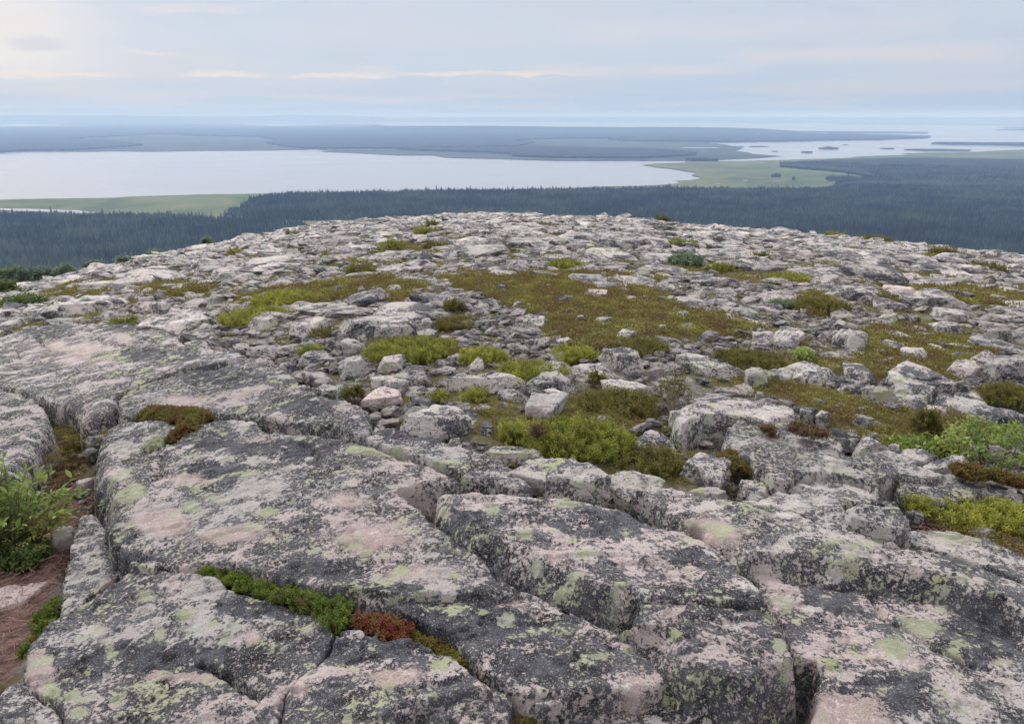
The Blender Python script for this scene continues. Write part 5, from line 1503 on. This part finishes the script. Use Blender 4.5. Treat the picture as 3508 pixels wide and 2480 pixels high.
def carpet():
    """heath carpets among the rocks: uncountable"""
    r = np.random.default_rng(31)
    srcs = []
    for k in range(8):
        tv, tf = tuft_tpl(70 + k, 34, .55, .38, .20, .075)
        srcs.append(mesh_np("tuft_source", tv, tf, M_HEATH, smooth=False, link=False, attrs={'tint': np.repeat(r.uniform(0, 1, len(tf)), 4)}))
    PP = []; SS = []
    for i, poly in enumerate(MOSS_W):
        mn, mx = poly.min(0) - .1, poly.max(0) + .1
        area = (mx - mn).prod(); dist = np.hypot(*poly.mean(0))
        n = int(min(area * 2600 / max(dist, 3) ** 1.1 * 1.0, 90000))
        P = r.uniform(mn, mx, (n, 2))
        s, _, _ = sdist(P, poly)
        s = s + dist * .020 * fbm(p3(P[:, 0], P[:, 1]), 1.3, 4, seed=40 + i) - 2.0 * dist * np.clip(fbm(p3(P[:, 0], P[:, 1] * .6), .75, 3, .6, seed=60) - .24, 0, .2)
        P = P[s > 0]
        PP.append(P); SS.append(np.full(len(P), np.clip(.018 * dist, .07, .30)))
    # small patches scattered over the block field
    n = 60000
    d = np.sqrt(r.uniform(8 ** 2, 95 ** 2, n)); a = r.uniform(-.75, .75, n)
    P = np.stack([d * np.sin(a), d * np.cos(a)], 1)
    pn = fbm(p3(P[:, 0], P[:, 1] * .7), .42, 3, seed=77) + .35 * fbm(p3(P[:, 0], P[:, 1]), .9, 3, seed=78)
    PP.append(P[pn > .24]); SS.append(np.clip(.0115 * d[pn > .24], .12, .6))
    # thin growth everywhere in the gaps
    n = 26000
    d = np.sqrt(r.uniform(4.5 ** 2, 26 ** 2, n)); a = r.uniform(-.75, .75, n)
    P = np.stack([d * np.sin(a), d * np.cos(a)], 1)
    PP.append(P); SS.append(np.clip(.012 * d, .06, .2))
    n = 16000
    d = np.sqrt(r.uniform(3.6 ** 2, 9.5 ** 2, n)); a = r.uniform(-.72, .75, n)
    P = np.stack([d * np.sin(a), d * np.cos(a)], 1)
    P = P[(fbm(p3(P[:, 0], P[:, 1]), 1.6, 3, seed=91) > -.05) & ((P[:, 0] > -.8) | (d > 4.8))]
    PP.append(P); SS.append(np.full(len(P), .075))
    P = np.vstack(PP); sc = np.concatenate(SS)
    ins = masks(P)[0]
    k = ins < -.05
    P = P[k]; sc = sc[k]; n = len(P)
    sc = sc * r.uniform(.6, 1.4, n)
    x, y = P.T
    inm = np.full(n, -9.0)
    for poly in MOSS_W:
        inm = np.maximum(inm, sdist(P, poly)[0])
    z = tz(x, y) - .055 + .03 * smooth01(inm / .1 + .5) + .02 * fbm(p3(x, y), 2.2, 3, seed=8) + .03 * sc * (inm > 0)
    o = scatter("heath_carpet", np.stack([x, y, z], 1), np.stack([r.normal(0, .15, n), r.normal(0, .15, n), r.uniform(0, 6.28, n)], 1), np.stack([sc, sc, sc * r.uniform(.5, 1.0, n)], 1), srcs, r.integers(0, 8, n))
    tag(o, "olive and brown heath carpets spreading between the rocks", "heath")
    print("tufts", n)


carpet()


def tube_np(pts, r0, r1, n=5):
    pts = np.array(pts, float); V = []; Fq = []
    for i, p in enumerate(pts):
        t = pts[min(i + 1, len(pts) - 1)] - pts[max(i - 1, 0)]; t /= max(np.linalg.norm(t), 1e-9)
        a = np.cross(t, (0.3, .9, .2)); a /= max(np.linalg.norm(a), 1e-9); b = np.cross(t, a)
        rr = r0 + (r1 - r0) * i / (len(pts) - 1)
        for j in range(n):
            w = 6.283 * j / n
            V.append(p + (a * math.cos(w) + b * math.sin(w)) * rr)
    for i in range(len(pts) - 1):
        for j in range(n):
            Fq.append((i * n + j, i * n + (j + 1) % n, (i + 1) * n + (j + 1) % n, (i + 1) * n + j))
    return np.array(V), np.array(Fq)


def join_np(parts):
    V = []; Fc = []; o = 0
    for v, f in parts:
        V.append(v); Fc.append(f + o); o += len(v)
    return np.vstack(V), np.vstack(Fc)


def bush(name, rg, x0, y0, x1, y1, label, cat, mat, kind='juniper', dens=1.0, off=0.0, seed=0, group=None, dead=False, hk=1.0, twig=None):
    """a shrub whose photo box is given; branches from the ground, foliage in a mound of shoots"""
    X0, Y0 = pix(rg, x0, y0); X1, Y1 = pix(rg, x1, y1)
    cx = (X0 + X1) / 2; r = np.random.default_rng(seed + 500)
    fr = far_pt(cx, Y1, off); df = np.hypot(*fr); dirn = fr / df
    w = (X1 - X0) / F * math.hypot(df, CAMH)
    bk = far_pt(cx, Y0, off); flat = np.hypot(*(bk - fr))
    D = min(.85 * w, .80 * flat)
    c = fr + dirn * D * .5
    X, Y, Z = ray(cx, Y0); T = -Z / math.hypot(X, Y)
    base = float(tz(c[0:1], c[1:2])[0]) + off
    h = max(CAMH - T * (np.hypot(*c) + D * .1) - base, .12 * w) * hk * (.52 if kind == 'juniper' and w > .3 and not dead else 1)
    root = empty(name, (c[0], c[1], base - .03))
    tag(root, label, cat, group)
    px_m = df / 759.0        # size of one rendered pixel there
    side = np.array([dirn[1], -dirn[0]])
    nb = int(14 + 10 * w)
    tips = []; parts = []
    for k in range(nb):
        a = r.uniform(0, 6.28); q = math.sqrt(r.uniform(0.02, 1))
        tx, ty = q * math.cos(a), q * math.sin(a)
        top = h * math.sqrt(max(1 - .8 * q * q, 0)) * r.uniform(.7, 1.02)
        e = side * tx * w * .5 + dirn * ty * D * .5
        p0 = np.array([e[0] * .25, e[1] * .25, -.02]); p3_ = np.array([e[0], e[1], top])
        p1 = p0 + (p3_ - p0) * .35 + np.array([e[0] * .18, e[1] * .18, -top * .08]) + r.normal(0, .02, 3) * w
        p2 = p0 + (p3_ - p0) * .7 + r.normal(0, .02, 3) * w
        parts.append(tube_np([p0, p1, p2, p3_], max(.006 * h + .003, px_m * .25), max(.0015, px_m * .12), 4))
        tips.append((p0, p1, p2, p3_))
        for j in range(3 if dead else 1):
            s0 = p1 + (p2 - p1) * r.uniform(0, 1); s1 = s0 + np.array([*(r.normal(0, .10, 2) * w), abs(r.normal(.10, .06)) * h * 2])
            parts.append(tube_np([s0, (s0 + s1) / 2 + r.normal(0, .01, 3) * w, s1], max(.002, px_m * .2), max(.001, px_m * .1), 3))
    V, Fc = join_np(parts)
    mesh_np("branches", V, Fc, twig or (M_GREYTWIG if dead else M_BARK), parent=root)
    if dead and dens == 0:
        return root
    sz = max(.045, 4.2 * px_m) if kind == 'juniper' else max(.05, 3.6 * px_m)
    n = int(dens * 1.9 * (w * max(D, .2) * .8 + h * w * 1.2) / (sz * sz) * 2.4)
    n = max(60, min(n, 5200))
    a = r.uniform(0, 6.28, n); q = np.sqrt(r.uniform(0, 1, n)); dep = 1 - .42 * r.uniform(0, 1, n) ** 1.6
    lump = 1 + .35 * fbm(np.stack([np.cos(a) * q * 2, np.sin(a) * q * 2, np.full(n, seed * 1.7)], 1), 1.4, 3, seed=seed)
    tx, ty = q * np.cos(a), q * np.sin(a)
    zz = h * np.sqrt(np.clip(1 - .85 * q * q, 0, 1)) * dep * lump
    e = side[None] * (tx * w * .5 * np.sqrt(lump))[:, None] + dirn[None] * (ty * D * .5)[:, None]
    P = np.stack([e[:, 0], e[:, 1], zz - sz * .3], 1)
    if kind == 'juniper':
        tv, tf = sprig_tpl(16, sz * 1.5, sz * .42, sz * .13, seed=seed, up=.8)
        lean = .45
    elif kind == 'leafy':
        tv, tf = leafy_tpl(seed, sz)
        lean = .7
    M = rotmats(-(e @ dirn) / max(D, .1) * 0 + r.normal(0, lean, n), r.normal(0, lean, n), r.uniform(0, 6.28, n))
    V, Fc, ci = replicate(tv, tf, P, M, r.uniform(.6, 1.3, n))
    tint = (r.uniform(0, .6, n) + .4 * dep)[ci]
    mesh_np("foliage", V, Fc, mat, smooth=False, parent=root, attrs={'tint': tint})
    return root


def leaf_geo(l, w):
    """pointed oval leaf, folded on its midrib, along +X"""
    V = np.array([(0, 0, 0), (l * .3, w * .42, .08 * l), (l * .65, w * .40, .06 * l), (l, 0, -.10 * l), (l * .65, -w * .40, .06 * l), (l * .3, -w * .42, .08 * l), (l * .33, 0, 0), (l * .66, 0, -.02 * l)])
    Q = np.array([(0, 6, 1, 1), (6, 7, 2, 1), (7, 3, 2, 2), (0, 5, 6, 6), (5, 4, 7, 6), (4, 3, 7, 7)])
    return V, Q


def leafy_tpl(seed, sz):
    r = np.random.default_rng(seed + 9)
    V = []; Q = []
    for k in range(7):
        a = k * 2.4; t = k / 7
        l = sz * r.uniform(.55, .9); w = l * .42
        i = len(V); d = np.array([math.cos(a), math.sin(a), .5]); d /= np.linalg.norm(d); s = np.array([-math.sin(a), math.cos(a), 0])
        b = np.array([0, 0, sz * 1.2 * t])
        V += [b, b + d * l * .5 + s * w * .5, b + d * l, b + d * l * .5 - s * w * .5]; Q.append((i, i + 1, i + 2, i + 3))
    return np.array(V), np.array(Q)


BUSHES = [
    ('juniper_bush', 'D', 1180, 870, 1960, 1200, "bright yellow-green juniper bush in the middle, with a small orange sprig", 'juniper bush', M_JUN, 'juniper', 1.6, 'j'),
    ('juniper_bush', 'D', 1060, 950, 1320, 1085, "low left arm of juniper beside the pair of small stones", 'juniper bush', M_JUN, 'juniper', 1.3, 'j'),
    ('juniper_bush', 'D', 1560, 740, 2120, 900, "olive juniper spread behind the bright yellow-green one", 'juniper bush', M_JUNB, 'juniper', 1.2, 'j'),
    ('juniper_bush', 'D', 1840, 1090, 2296, 1290, "low rusty-olive juniper at the right foot of the bright one", 'juniper bush', M_JUNB, 'juniper', 1.1, 'j'),
    ('juniper_bush', 'D', 180, 380, 820, 555, "long low olive juniper under the long dark-fronted boulder", 'juniper bush', M_JUN, 'juniper', 1.3, 'j'),
    ('juniper_bush', 'D', 790, 440, 1130, 560, "right tail of the long low juniper, reaching towards the rubble", 'juniper bush', M_JUN, 'juniper', 1.2, 'j'),
    ('juniper_bush', 'D', 1060, 555, 1540, 655, "thin yellow-green juniper mat above the long dark-grey boulder", 'juniper bush', M_JUN, 'juniper', 1.0, 'j'),
    ('juniper_bush', 'D', 1400, 430, 1715, 550, "dark green juniper tuft at the near tip of the moss carpet", 'juniper bush', M_JUN, 'juniper', 1.4, 'j'),
    ('juniper_bush', 'D', 1790, 400, 2190, 500, "olive juniper at the near right rim of the moss carpet", 'juniper bush', M_JUNB, 'juniper', 1.2, 'j'),
    ('juniper_bush', 'D', 700, 155, 845, 220, "small round juniper on the rubble tongue left of the moss carpet", 'juniper bush', M_JUNB, 'juniper', 1.3, 'j'),
    ('juniper_bush', 'D', 630, 245, 950, 330, "brownish juniper strip behind the short leaning block", 'juniper bush', M_JUNB, 'juniper', 1.1, 'j'),
    ('juniper_bush', 'D', 830, 740, 1005, 810, "small juniper below the white-blotched long boulder", 'juniper bush', M_JUN, 'juniper', 1.1, 'j'),
    ('juniper_bush', 'D', 630, 745, 730, 810, "tiny juniper beside the oblong pinkish boulder", 'juniper bush', M_JUN, 'juniper', 1.1, 'j'),
    ('juniper_bush', 'D', 1640, 620, 1775, 700, "small upright bush on the broken grey boulder", 'juniper bush', M_JUNB, 'juniper', .7, 'j'),
    ('juniper_bush', 'C', 1650, 65, 2100, 195, "olive juniper with bare stems on the left slope of the fell top", 'juniper bush', M_JUN, 'juniper', 1.0, 'j'),
    ('juniper_bush', 'C', 1450, 200, 1940, 300, "narrow bright green juniper tuft running up to the square boulder", 'juniper bush', M_JUN, 'juniper', 1.0, 'j'),
    ('juniper_bush', 'C', 2010, 300, 2190, 390, "thin twiggy bush under the shaded triangular rock side", 'juniper bush', M_JUNB, 'juniper', .5, 'j'),
    ('juniper_bush', 'C', 730, 262, 950, 318, "small green juniper just behind the forked slab", 'juniper bush', M_JUN, 'juniper', .9, 'j'),
    ('juniper_bush', 'C', 1960, 455, 2110, 505, "bright green moss cushion in a rock gap right of the forked slab", 'moss cushion', M_JUN, 'juniper', 1.3, 'j'),
    ('juniper_bush', 'C', 80, 720 - 10, 81, 721, None, None, None, None, 0, None),
    ('juniper_bush', 'D', 60, 700, 190, 815, "green growth between the half-hidden stone and the oblong pinkish boulder", 'juniper bush', M_JUNB, 'juniper', 1.0, 'j'),
    ('juniper_bush', 'E', 770, 108, 1130, 235, "brown domed heath bush in the right middle distance", 'juniper bush', M_JUNB, 'juniper', 1.3, 'j'),
    ('juniper_bush', 'E', 610, 120, 780, 200, "thin greenish bush left of the brown domed heath bush", 'juniper bush', M_BLUE, 'juniper', .8, 'j'),
    ('juniper_bush', 'E', 1180, 118, 1460, 165, "flat olive tuft on the large pale slab-like boulder", 'juniper bush', M_JUNB, 'juniper', 1.1, 'j'),
    ('juniper_bush', 'E', 250, 480, 720, 590, "brown-green heath cushion in front of the bare grey shrub", 'juniper bush', M_JUNB, 'juniper', 1.1, 'j'),
    ('juniper_bush', 'E', 2010, 590, 2330, 860, "big olive juniper at the right edge, growing up to the left", 'juniper bush', M_JUNB, 'juniper', 1.4, 'j'),
    ('spruce_seedling', 'E', 1560, 850, 1720, 1080, "dark green spruce seedling at the near edge of the right-hand heath", 'spruce seedling', M_JUNB, 'juniper', 1.2, None),
    ('green_shrub', 'E', 1780, 900, 2330, 1290, "feathery fresh green shrub at the right edge, thin leaves on arching twigs", 'green shrub', M_LEAF, 'leafy', .30, None),
    ('green_shrub', 'E', 1440, 1060, 1900, 1150, "low fresh green shoots trailing left of the feathery shrub", 'green shrub', M_LEAF, 'leafy', .6, None),
    ('green_shrub', 'E', 800, 455, 900, 545, "small light green bush right of the bare grey shrub", 'green shrub', M_LEAF, 'leafy', 1.2, None),
    ('green_shrub', 'C', 30, 120, 260, 200, "round dark green bush near the left edge", 'green shrub', M_LEAFD, 'leafy', 1.4, None),
    ('green_shrub', 'C', -60, 20, 110, 140, "thin dark green shrub at the left edge on the fell's shoulder", 'green shrub', M_LEAFD, 'leafy', .7, None),
    ('green_shrub', 'B', 705, 680, 850, 730, "bluish-green willow bush towards the crest, right of the middle", 'green shrub', M_BLUE, 'leafy', 1.2, None),
    ('juniper_bush', 'B', 870, 722, 990, 760, "yellow-green tuft right of the bluish willow bush", 'juniper bush', M_JUN, 'juniper', 1.1, 'j'),
    ('juniper_bush', 'B', 160, 705, 345, 748, "yellow-green juniper patch at the top rim of the moss carpet", 'juniper bush', M_JUN, 'juniper', 1.2, 'j'),
    ('juniper_bush', 'B', 1880, 645, 1990, 692, "olive bush on the skyline rocks at the right", 'juniper bush', M_JUNB, 'juniper', 1.2, 'j'),
    ('juniper_bush', 'B', 630, 516, 710, 536, "low bush on the crest right of the middle", 'juniper bush', M_JUNB, 'juniper', 1.2, 'j'),
    ('juniper_bush', 'A', 1700, 600, 1820, 662, "twiggy bush on the slope left below the crest", 'juniper bush', M_JUN, 'juniper', .7, 'j'),
    ('juniper_bush', 'A', 1850, 570, 1960, 592, "yellow-green tuft just under the crest, left of its top", 'juniper bush', M_JUN, 'juniper', 1.1, 'j'),
    ('juniper_bush', 'A', 1890, 625, 2020, 655, "lower yellow-green tuft below the one under the crest", 'juniper bush', M_JUNB, 'juniper', 1.1, 'j'),
    ('juniper_bush', 'A', 1280, 578, 1340, 608, "small bush on the left skyline of the fell", 'juniper bush', M_JUNB, 'juniper', 1.0, 'j'),
    ('juniper_bush', 'A', 1020, 655, 1090, 685, "small light green bush on the left shoulder", 'juniper bush', M_JUN, 'juniper', 1.0, 'j'),
    ('juniper_bush', 'A', 1555, 725, 1680, 768, "brown-green cushion left of the middle, towards the crest", 'juniper bush', M_JUNB, 'juniper', 1.2, 'j'),
    ('juniper_bush', 'A', 1910, 535, 1960, 560, "tiny bush among the crest rocks left of the top", 'juniper bush', M_JUNB, 'juniper', 1.0, 'j'),
    ('juniper_bush', 'B', 1150, 772, 1330, 806, "long yellow-green tuft in the far right rubble", 'juniper bush', M_JUN, 'juniper', 1.1, 'j'),
    ('juniper_bush', 'B', 1080, 678, 1160, 702, "small tuft beyond the bluish willow bush, to its right", 'juniper bush', M_JUNB, 'juniper', 1.1, 'j'),
    ('juniper_bush', 'B', 1410, 588, 1480, 612, "tuft on the right-hand crest", 'juniper bush', M_JUN, 'juniper', 1.1, 'j'),
    ('juniper_bush', 'B', 1570, 608, 1690, 630, "long low tuft below the right-hand crest", 'juniper bush', M_JUNB, 'juniper', 1.1, 'j'),
    ('juniper_bush', 'B', 2040, 728, 2190, 756, "tuft in the far rubble near the right edge", 'juniper bush', M_JUNB, 'juniper', 1.1, 'j'),
    ('juniper_bush', 'B', 690, 625, 830, 648, "yellow tuft behind the bluish willow bush", 'juniper bush', M_JUN, 'juniper', 1.1, 'j'),
    ('heath_bush', 'H', 1520, 60, 1700, 140, "small yellow-green heath bush at the left end of the brown soil", 'heath bush', M_JUN, 'juniper', 1.2, 'h'),
    ('heath_bush', 'H', 1660, 70, 2060, 215, "dark green heath bush on the brown soil, left part of the thicket", 'heath bush', M_JUN, 'juniper', 1.2, 'h'),
    ('heath_bush', 'H', 1980, 40, 2400, 270, "dark green heath bush on the brown soil, right part of the thicket", 'heath bush', M_JUN, 'juniper', 1.2, 'h'),
]
for _k, (nm, rg, x0, y0, x1, y1, lab, cat, mt, kd, dn, gr) in enumerate(BUSHES):
    if lab:
        bush(nm, rg, x0, y0, x1, y1, lab, cat, mt, kd, dn, seed=_k, group={'j': "junipers and tufts among the rocks", 'h': "heath thicket on the brown soil", None: None}[gr])
bush('bare_shrub', 'E', 640, 440, 810, 555, "bare silvery-grey twiggy shrub in the right middle", 'bare shrub', None, dens=0, dead=True, seed=91)
bush('bare_shrub', 'D', 2080, 600, 2330, 900, "tall thin twiggy shrub with few leaves right of the bright juniper", 'bare shrub', M_JUNB, 'juniper', dens=.25, dead=True, seed=92)
bush('dead_sprig', 'D', 1305, 985, 1330, 1018, "small orange dead sprig at the left of the bright juniper", 'dead sprig', M_RUST, 'juniper', dens=1.5, seed=93, off=.12)
place_rocks()
# saplings and shrubs on the left shoulder, just past the crest
for _k, (x, y, w_, h_) in enumerate([(60, 800, 150, 60), (180, 790, 120, 45), (-40, 820, 120, 60), (290, 772, 90, 36), (420, 745, 80, 30), (560, 725, 70, 26), (930, 640, 50, 30), (700, 690, 60, 24)]):
    bush('green_shrub', 'A', x - w_ / 2, y - h_, x + w_ / 2, y, "dark green low shrub on the fell's left shoulder, at the edge of the rocks", 'green shrub', M_BLUE, 'leafy', .8, seed=200 + _k, group="low shrubs along the left shoulder")


def leafy_shrub():
    """the willow-like shrub at the lower left"""
    r = np.random.default_rng(77)
    base = far_pt(*pix('F', 60, 400), -.3)
    z0 = float(tz(base[0:1], base[1:2])[0]) - .30
    root = empty("willow_shrub", (base[0], base[1], z0))
    tag(root, "leafy fresh green shrub with pointed leaves at the lower left, in the gap between slabs", "leafy shrub")
    parts = []; LP = []; LM = []; LS = []; dk = []
    lv, lf = leaf_geo(1.0, .40)
    for k in range(130):
        a = r.uniform(0, 6.28); q = r.uniform(.15, 1) ** .6
        e = np.array([math.cos(a) * .58 * q + .02, math.sin(a) * .34 * q])
        h = (.62 - .28 * q * q) * r.uniform(.55, 1.1)
        p0 = np.array([e[0] * .25, e[1] * .25, 0]); p3_ = np.array([e[0], e[1], h])
        p1 = p0 * .7 + p3_ * .3 + np.array([0, 0, .05]) + r.normal(0, .012, 3); p2 = p0 * .3 + p3_ * .7 + np.array([0, 0, .045]) + r.normal(0, .012, 3)
        pts = [p0, p1, p2, p3_]
        parts.append(tube_np(pts, .0035, .0012, 5))
        m = int(9 + 6 * r.uniform())
        for j in range(m):
            t = .25 + .75 * j / (m - 1)
            s = t * 3; i = min(int(s), 2); f = s - i
            p = pts[i] * (1 - f) + pts[i + 1] * f
            ang = j * 2.4 + r.uniform(-.5, .5)
            tang = pts[i + 1] - pts[i]; tang /= np.linalg.norm(tang)
            out = np.array([math.cos(ang), math.sin(ang), .15]) + tang * .7; out /= np.linalg.norm(out)
            up = np.array([0, 0, 1.0]) + r.normal(0, .35, 3); sd = np.cross(up, out); sd /= np.linalg.norm(sd); up = np.cross(out, sd)
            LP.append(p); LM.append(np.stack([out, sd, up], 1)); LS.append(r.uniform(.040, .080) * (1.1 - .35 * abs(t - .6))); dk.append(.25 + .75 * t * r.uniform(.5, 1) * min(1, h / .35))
    V, Fc = join_np(parts)
    mesh_np("branches", V, Fc, M_BARK, parent=root)
    tri = []
    for q in lf:
        u = []
        for v in q:
            if v not in u: u.append(v)
        if len(u) == 4: tri += [(u[0], u[1], u[2]), (u[0], u[2], u[3])]
        else: tri.append(tuple(u))
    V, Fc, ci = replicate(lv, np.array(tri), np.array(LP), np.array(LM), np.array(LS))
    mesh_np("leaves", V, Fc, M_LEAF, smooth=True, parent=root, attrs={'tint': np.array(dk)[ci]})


leafy_shrub()


def ground_herbs():
    """darker small leaved growth under the shrub"""
    r = np.random.default_rng(78)
    poly = gp('F', [(-60, 360), (180, 300), (330, 380), (340, 430), (250, 520), (120, 560), (0, 545), (-60, 530)], -.3)
    lv, lf = leafy_tpl(5, .035)
    mat_patch("bilberry_patch", poly, -.30, 900, M_LEAFD, label="dark green bilberry leaves under the leafy shrub, above the bare pink stone", cat="bilberry patch", seed=33, moundh=.07, tpl=(lv, lf))


ground_herbs()


def litter():
    """fallen twigs on the reddish soil: uncountable"""
    r = np.random.default_rng(55)
    PP = []
    for poly, n, off in ((SOIL_W[0], 5200, -.29), (SOIL_W[1], 900, -.07)):
        mn, mx = poly.min(0), poly.max(0)
        P = r.uniform(mn, mx, (n * 3, 2)); P = P[sdist(P, poly)[0] > -.02][:n]
        PP.append(np.stack([P[:, 0], P[:, 1], tz(P[:, 0], P[:, 1]) + off + r.uniform(0, .03, len(P))], 1))
    P = np.vstack(PP); n = len(P)
    ins = masks(P[:, :2])[0]; P = P[ins < -.02]; n = len(P)
    tv, tf = tube_np([(-.5, 0, 0), (-.2, .10, .04), (.15, .02, .07), (.5, -.12, .0)], .045, .025, 3)
    M = rotmats(r.normal(0, .3, n), r.normal(0, .3, n), r.uniform(0, 6.28, n))
    V, Fc, ci = replicate(tv, tf, P, M, r.uniform(.02, .075, n))
    o = mesh_np("twig_litter", V, Fc, M_LITTER)
    tag(o, "reddish-brown dead twigs and needles covering the soil at the left", "twig litter", kind='stuff')


litter()

# ------------------------------------------------------------------ haze
def haze():
    z0, z1, R = PLAIN - 8, 75.0, 98000
    bm = bmesh.new(); bmesh.ops.create_cube(bm, size=1)
    for v in bm.verts:
        v.co.x *= 2 * R; v.co.y *= 2 * R; v.co.z = z0 if v.co.z < 0 else z1
    me = bpy.data.meshes.new("haze"); bm.to_mesh(me); bm.free()
    m = bpy.data.materials.new("haze"); m.use_nodes = True; m.node_tree.nodes.clear()
    t = NT(m.node_tree)
    out = t.add('ShaderNodeOutputMaterial'); v = t.add('ShaderNodeVolumePrincipled')
    v.inputs['Color'].default_value = HAZE_COL
    v.inputs['Density'].default_value = HAZE_D
    v.inputs['Absorption Color'].default_value = (.50, .62, .92, 1)
    v.inputs['Anisotropy'].default_value = 0.1
    t.link(v.outputs[0], out.inputs['Volume'])
    me.materials.append(m)
    o = bpy.data.objects.new("haze", me); S.collection.objects.link(o)
    tag(o, "pale blue air over the lowland", "haze", kind='stuff')


HAZE_COL = (.40, .58, 1.0, 1)
HAZE_D = 1.05e-4
haze()
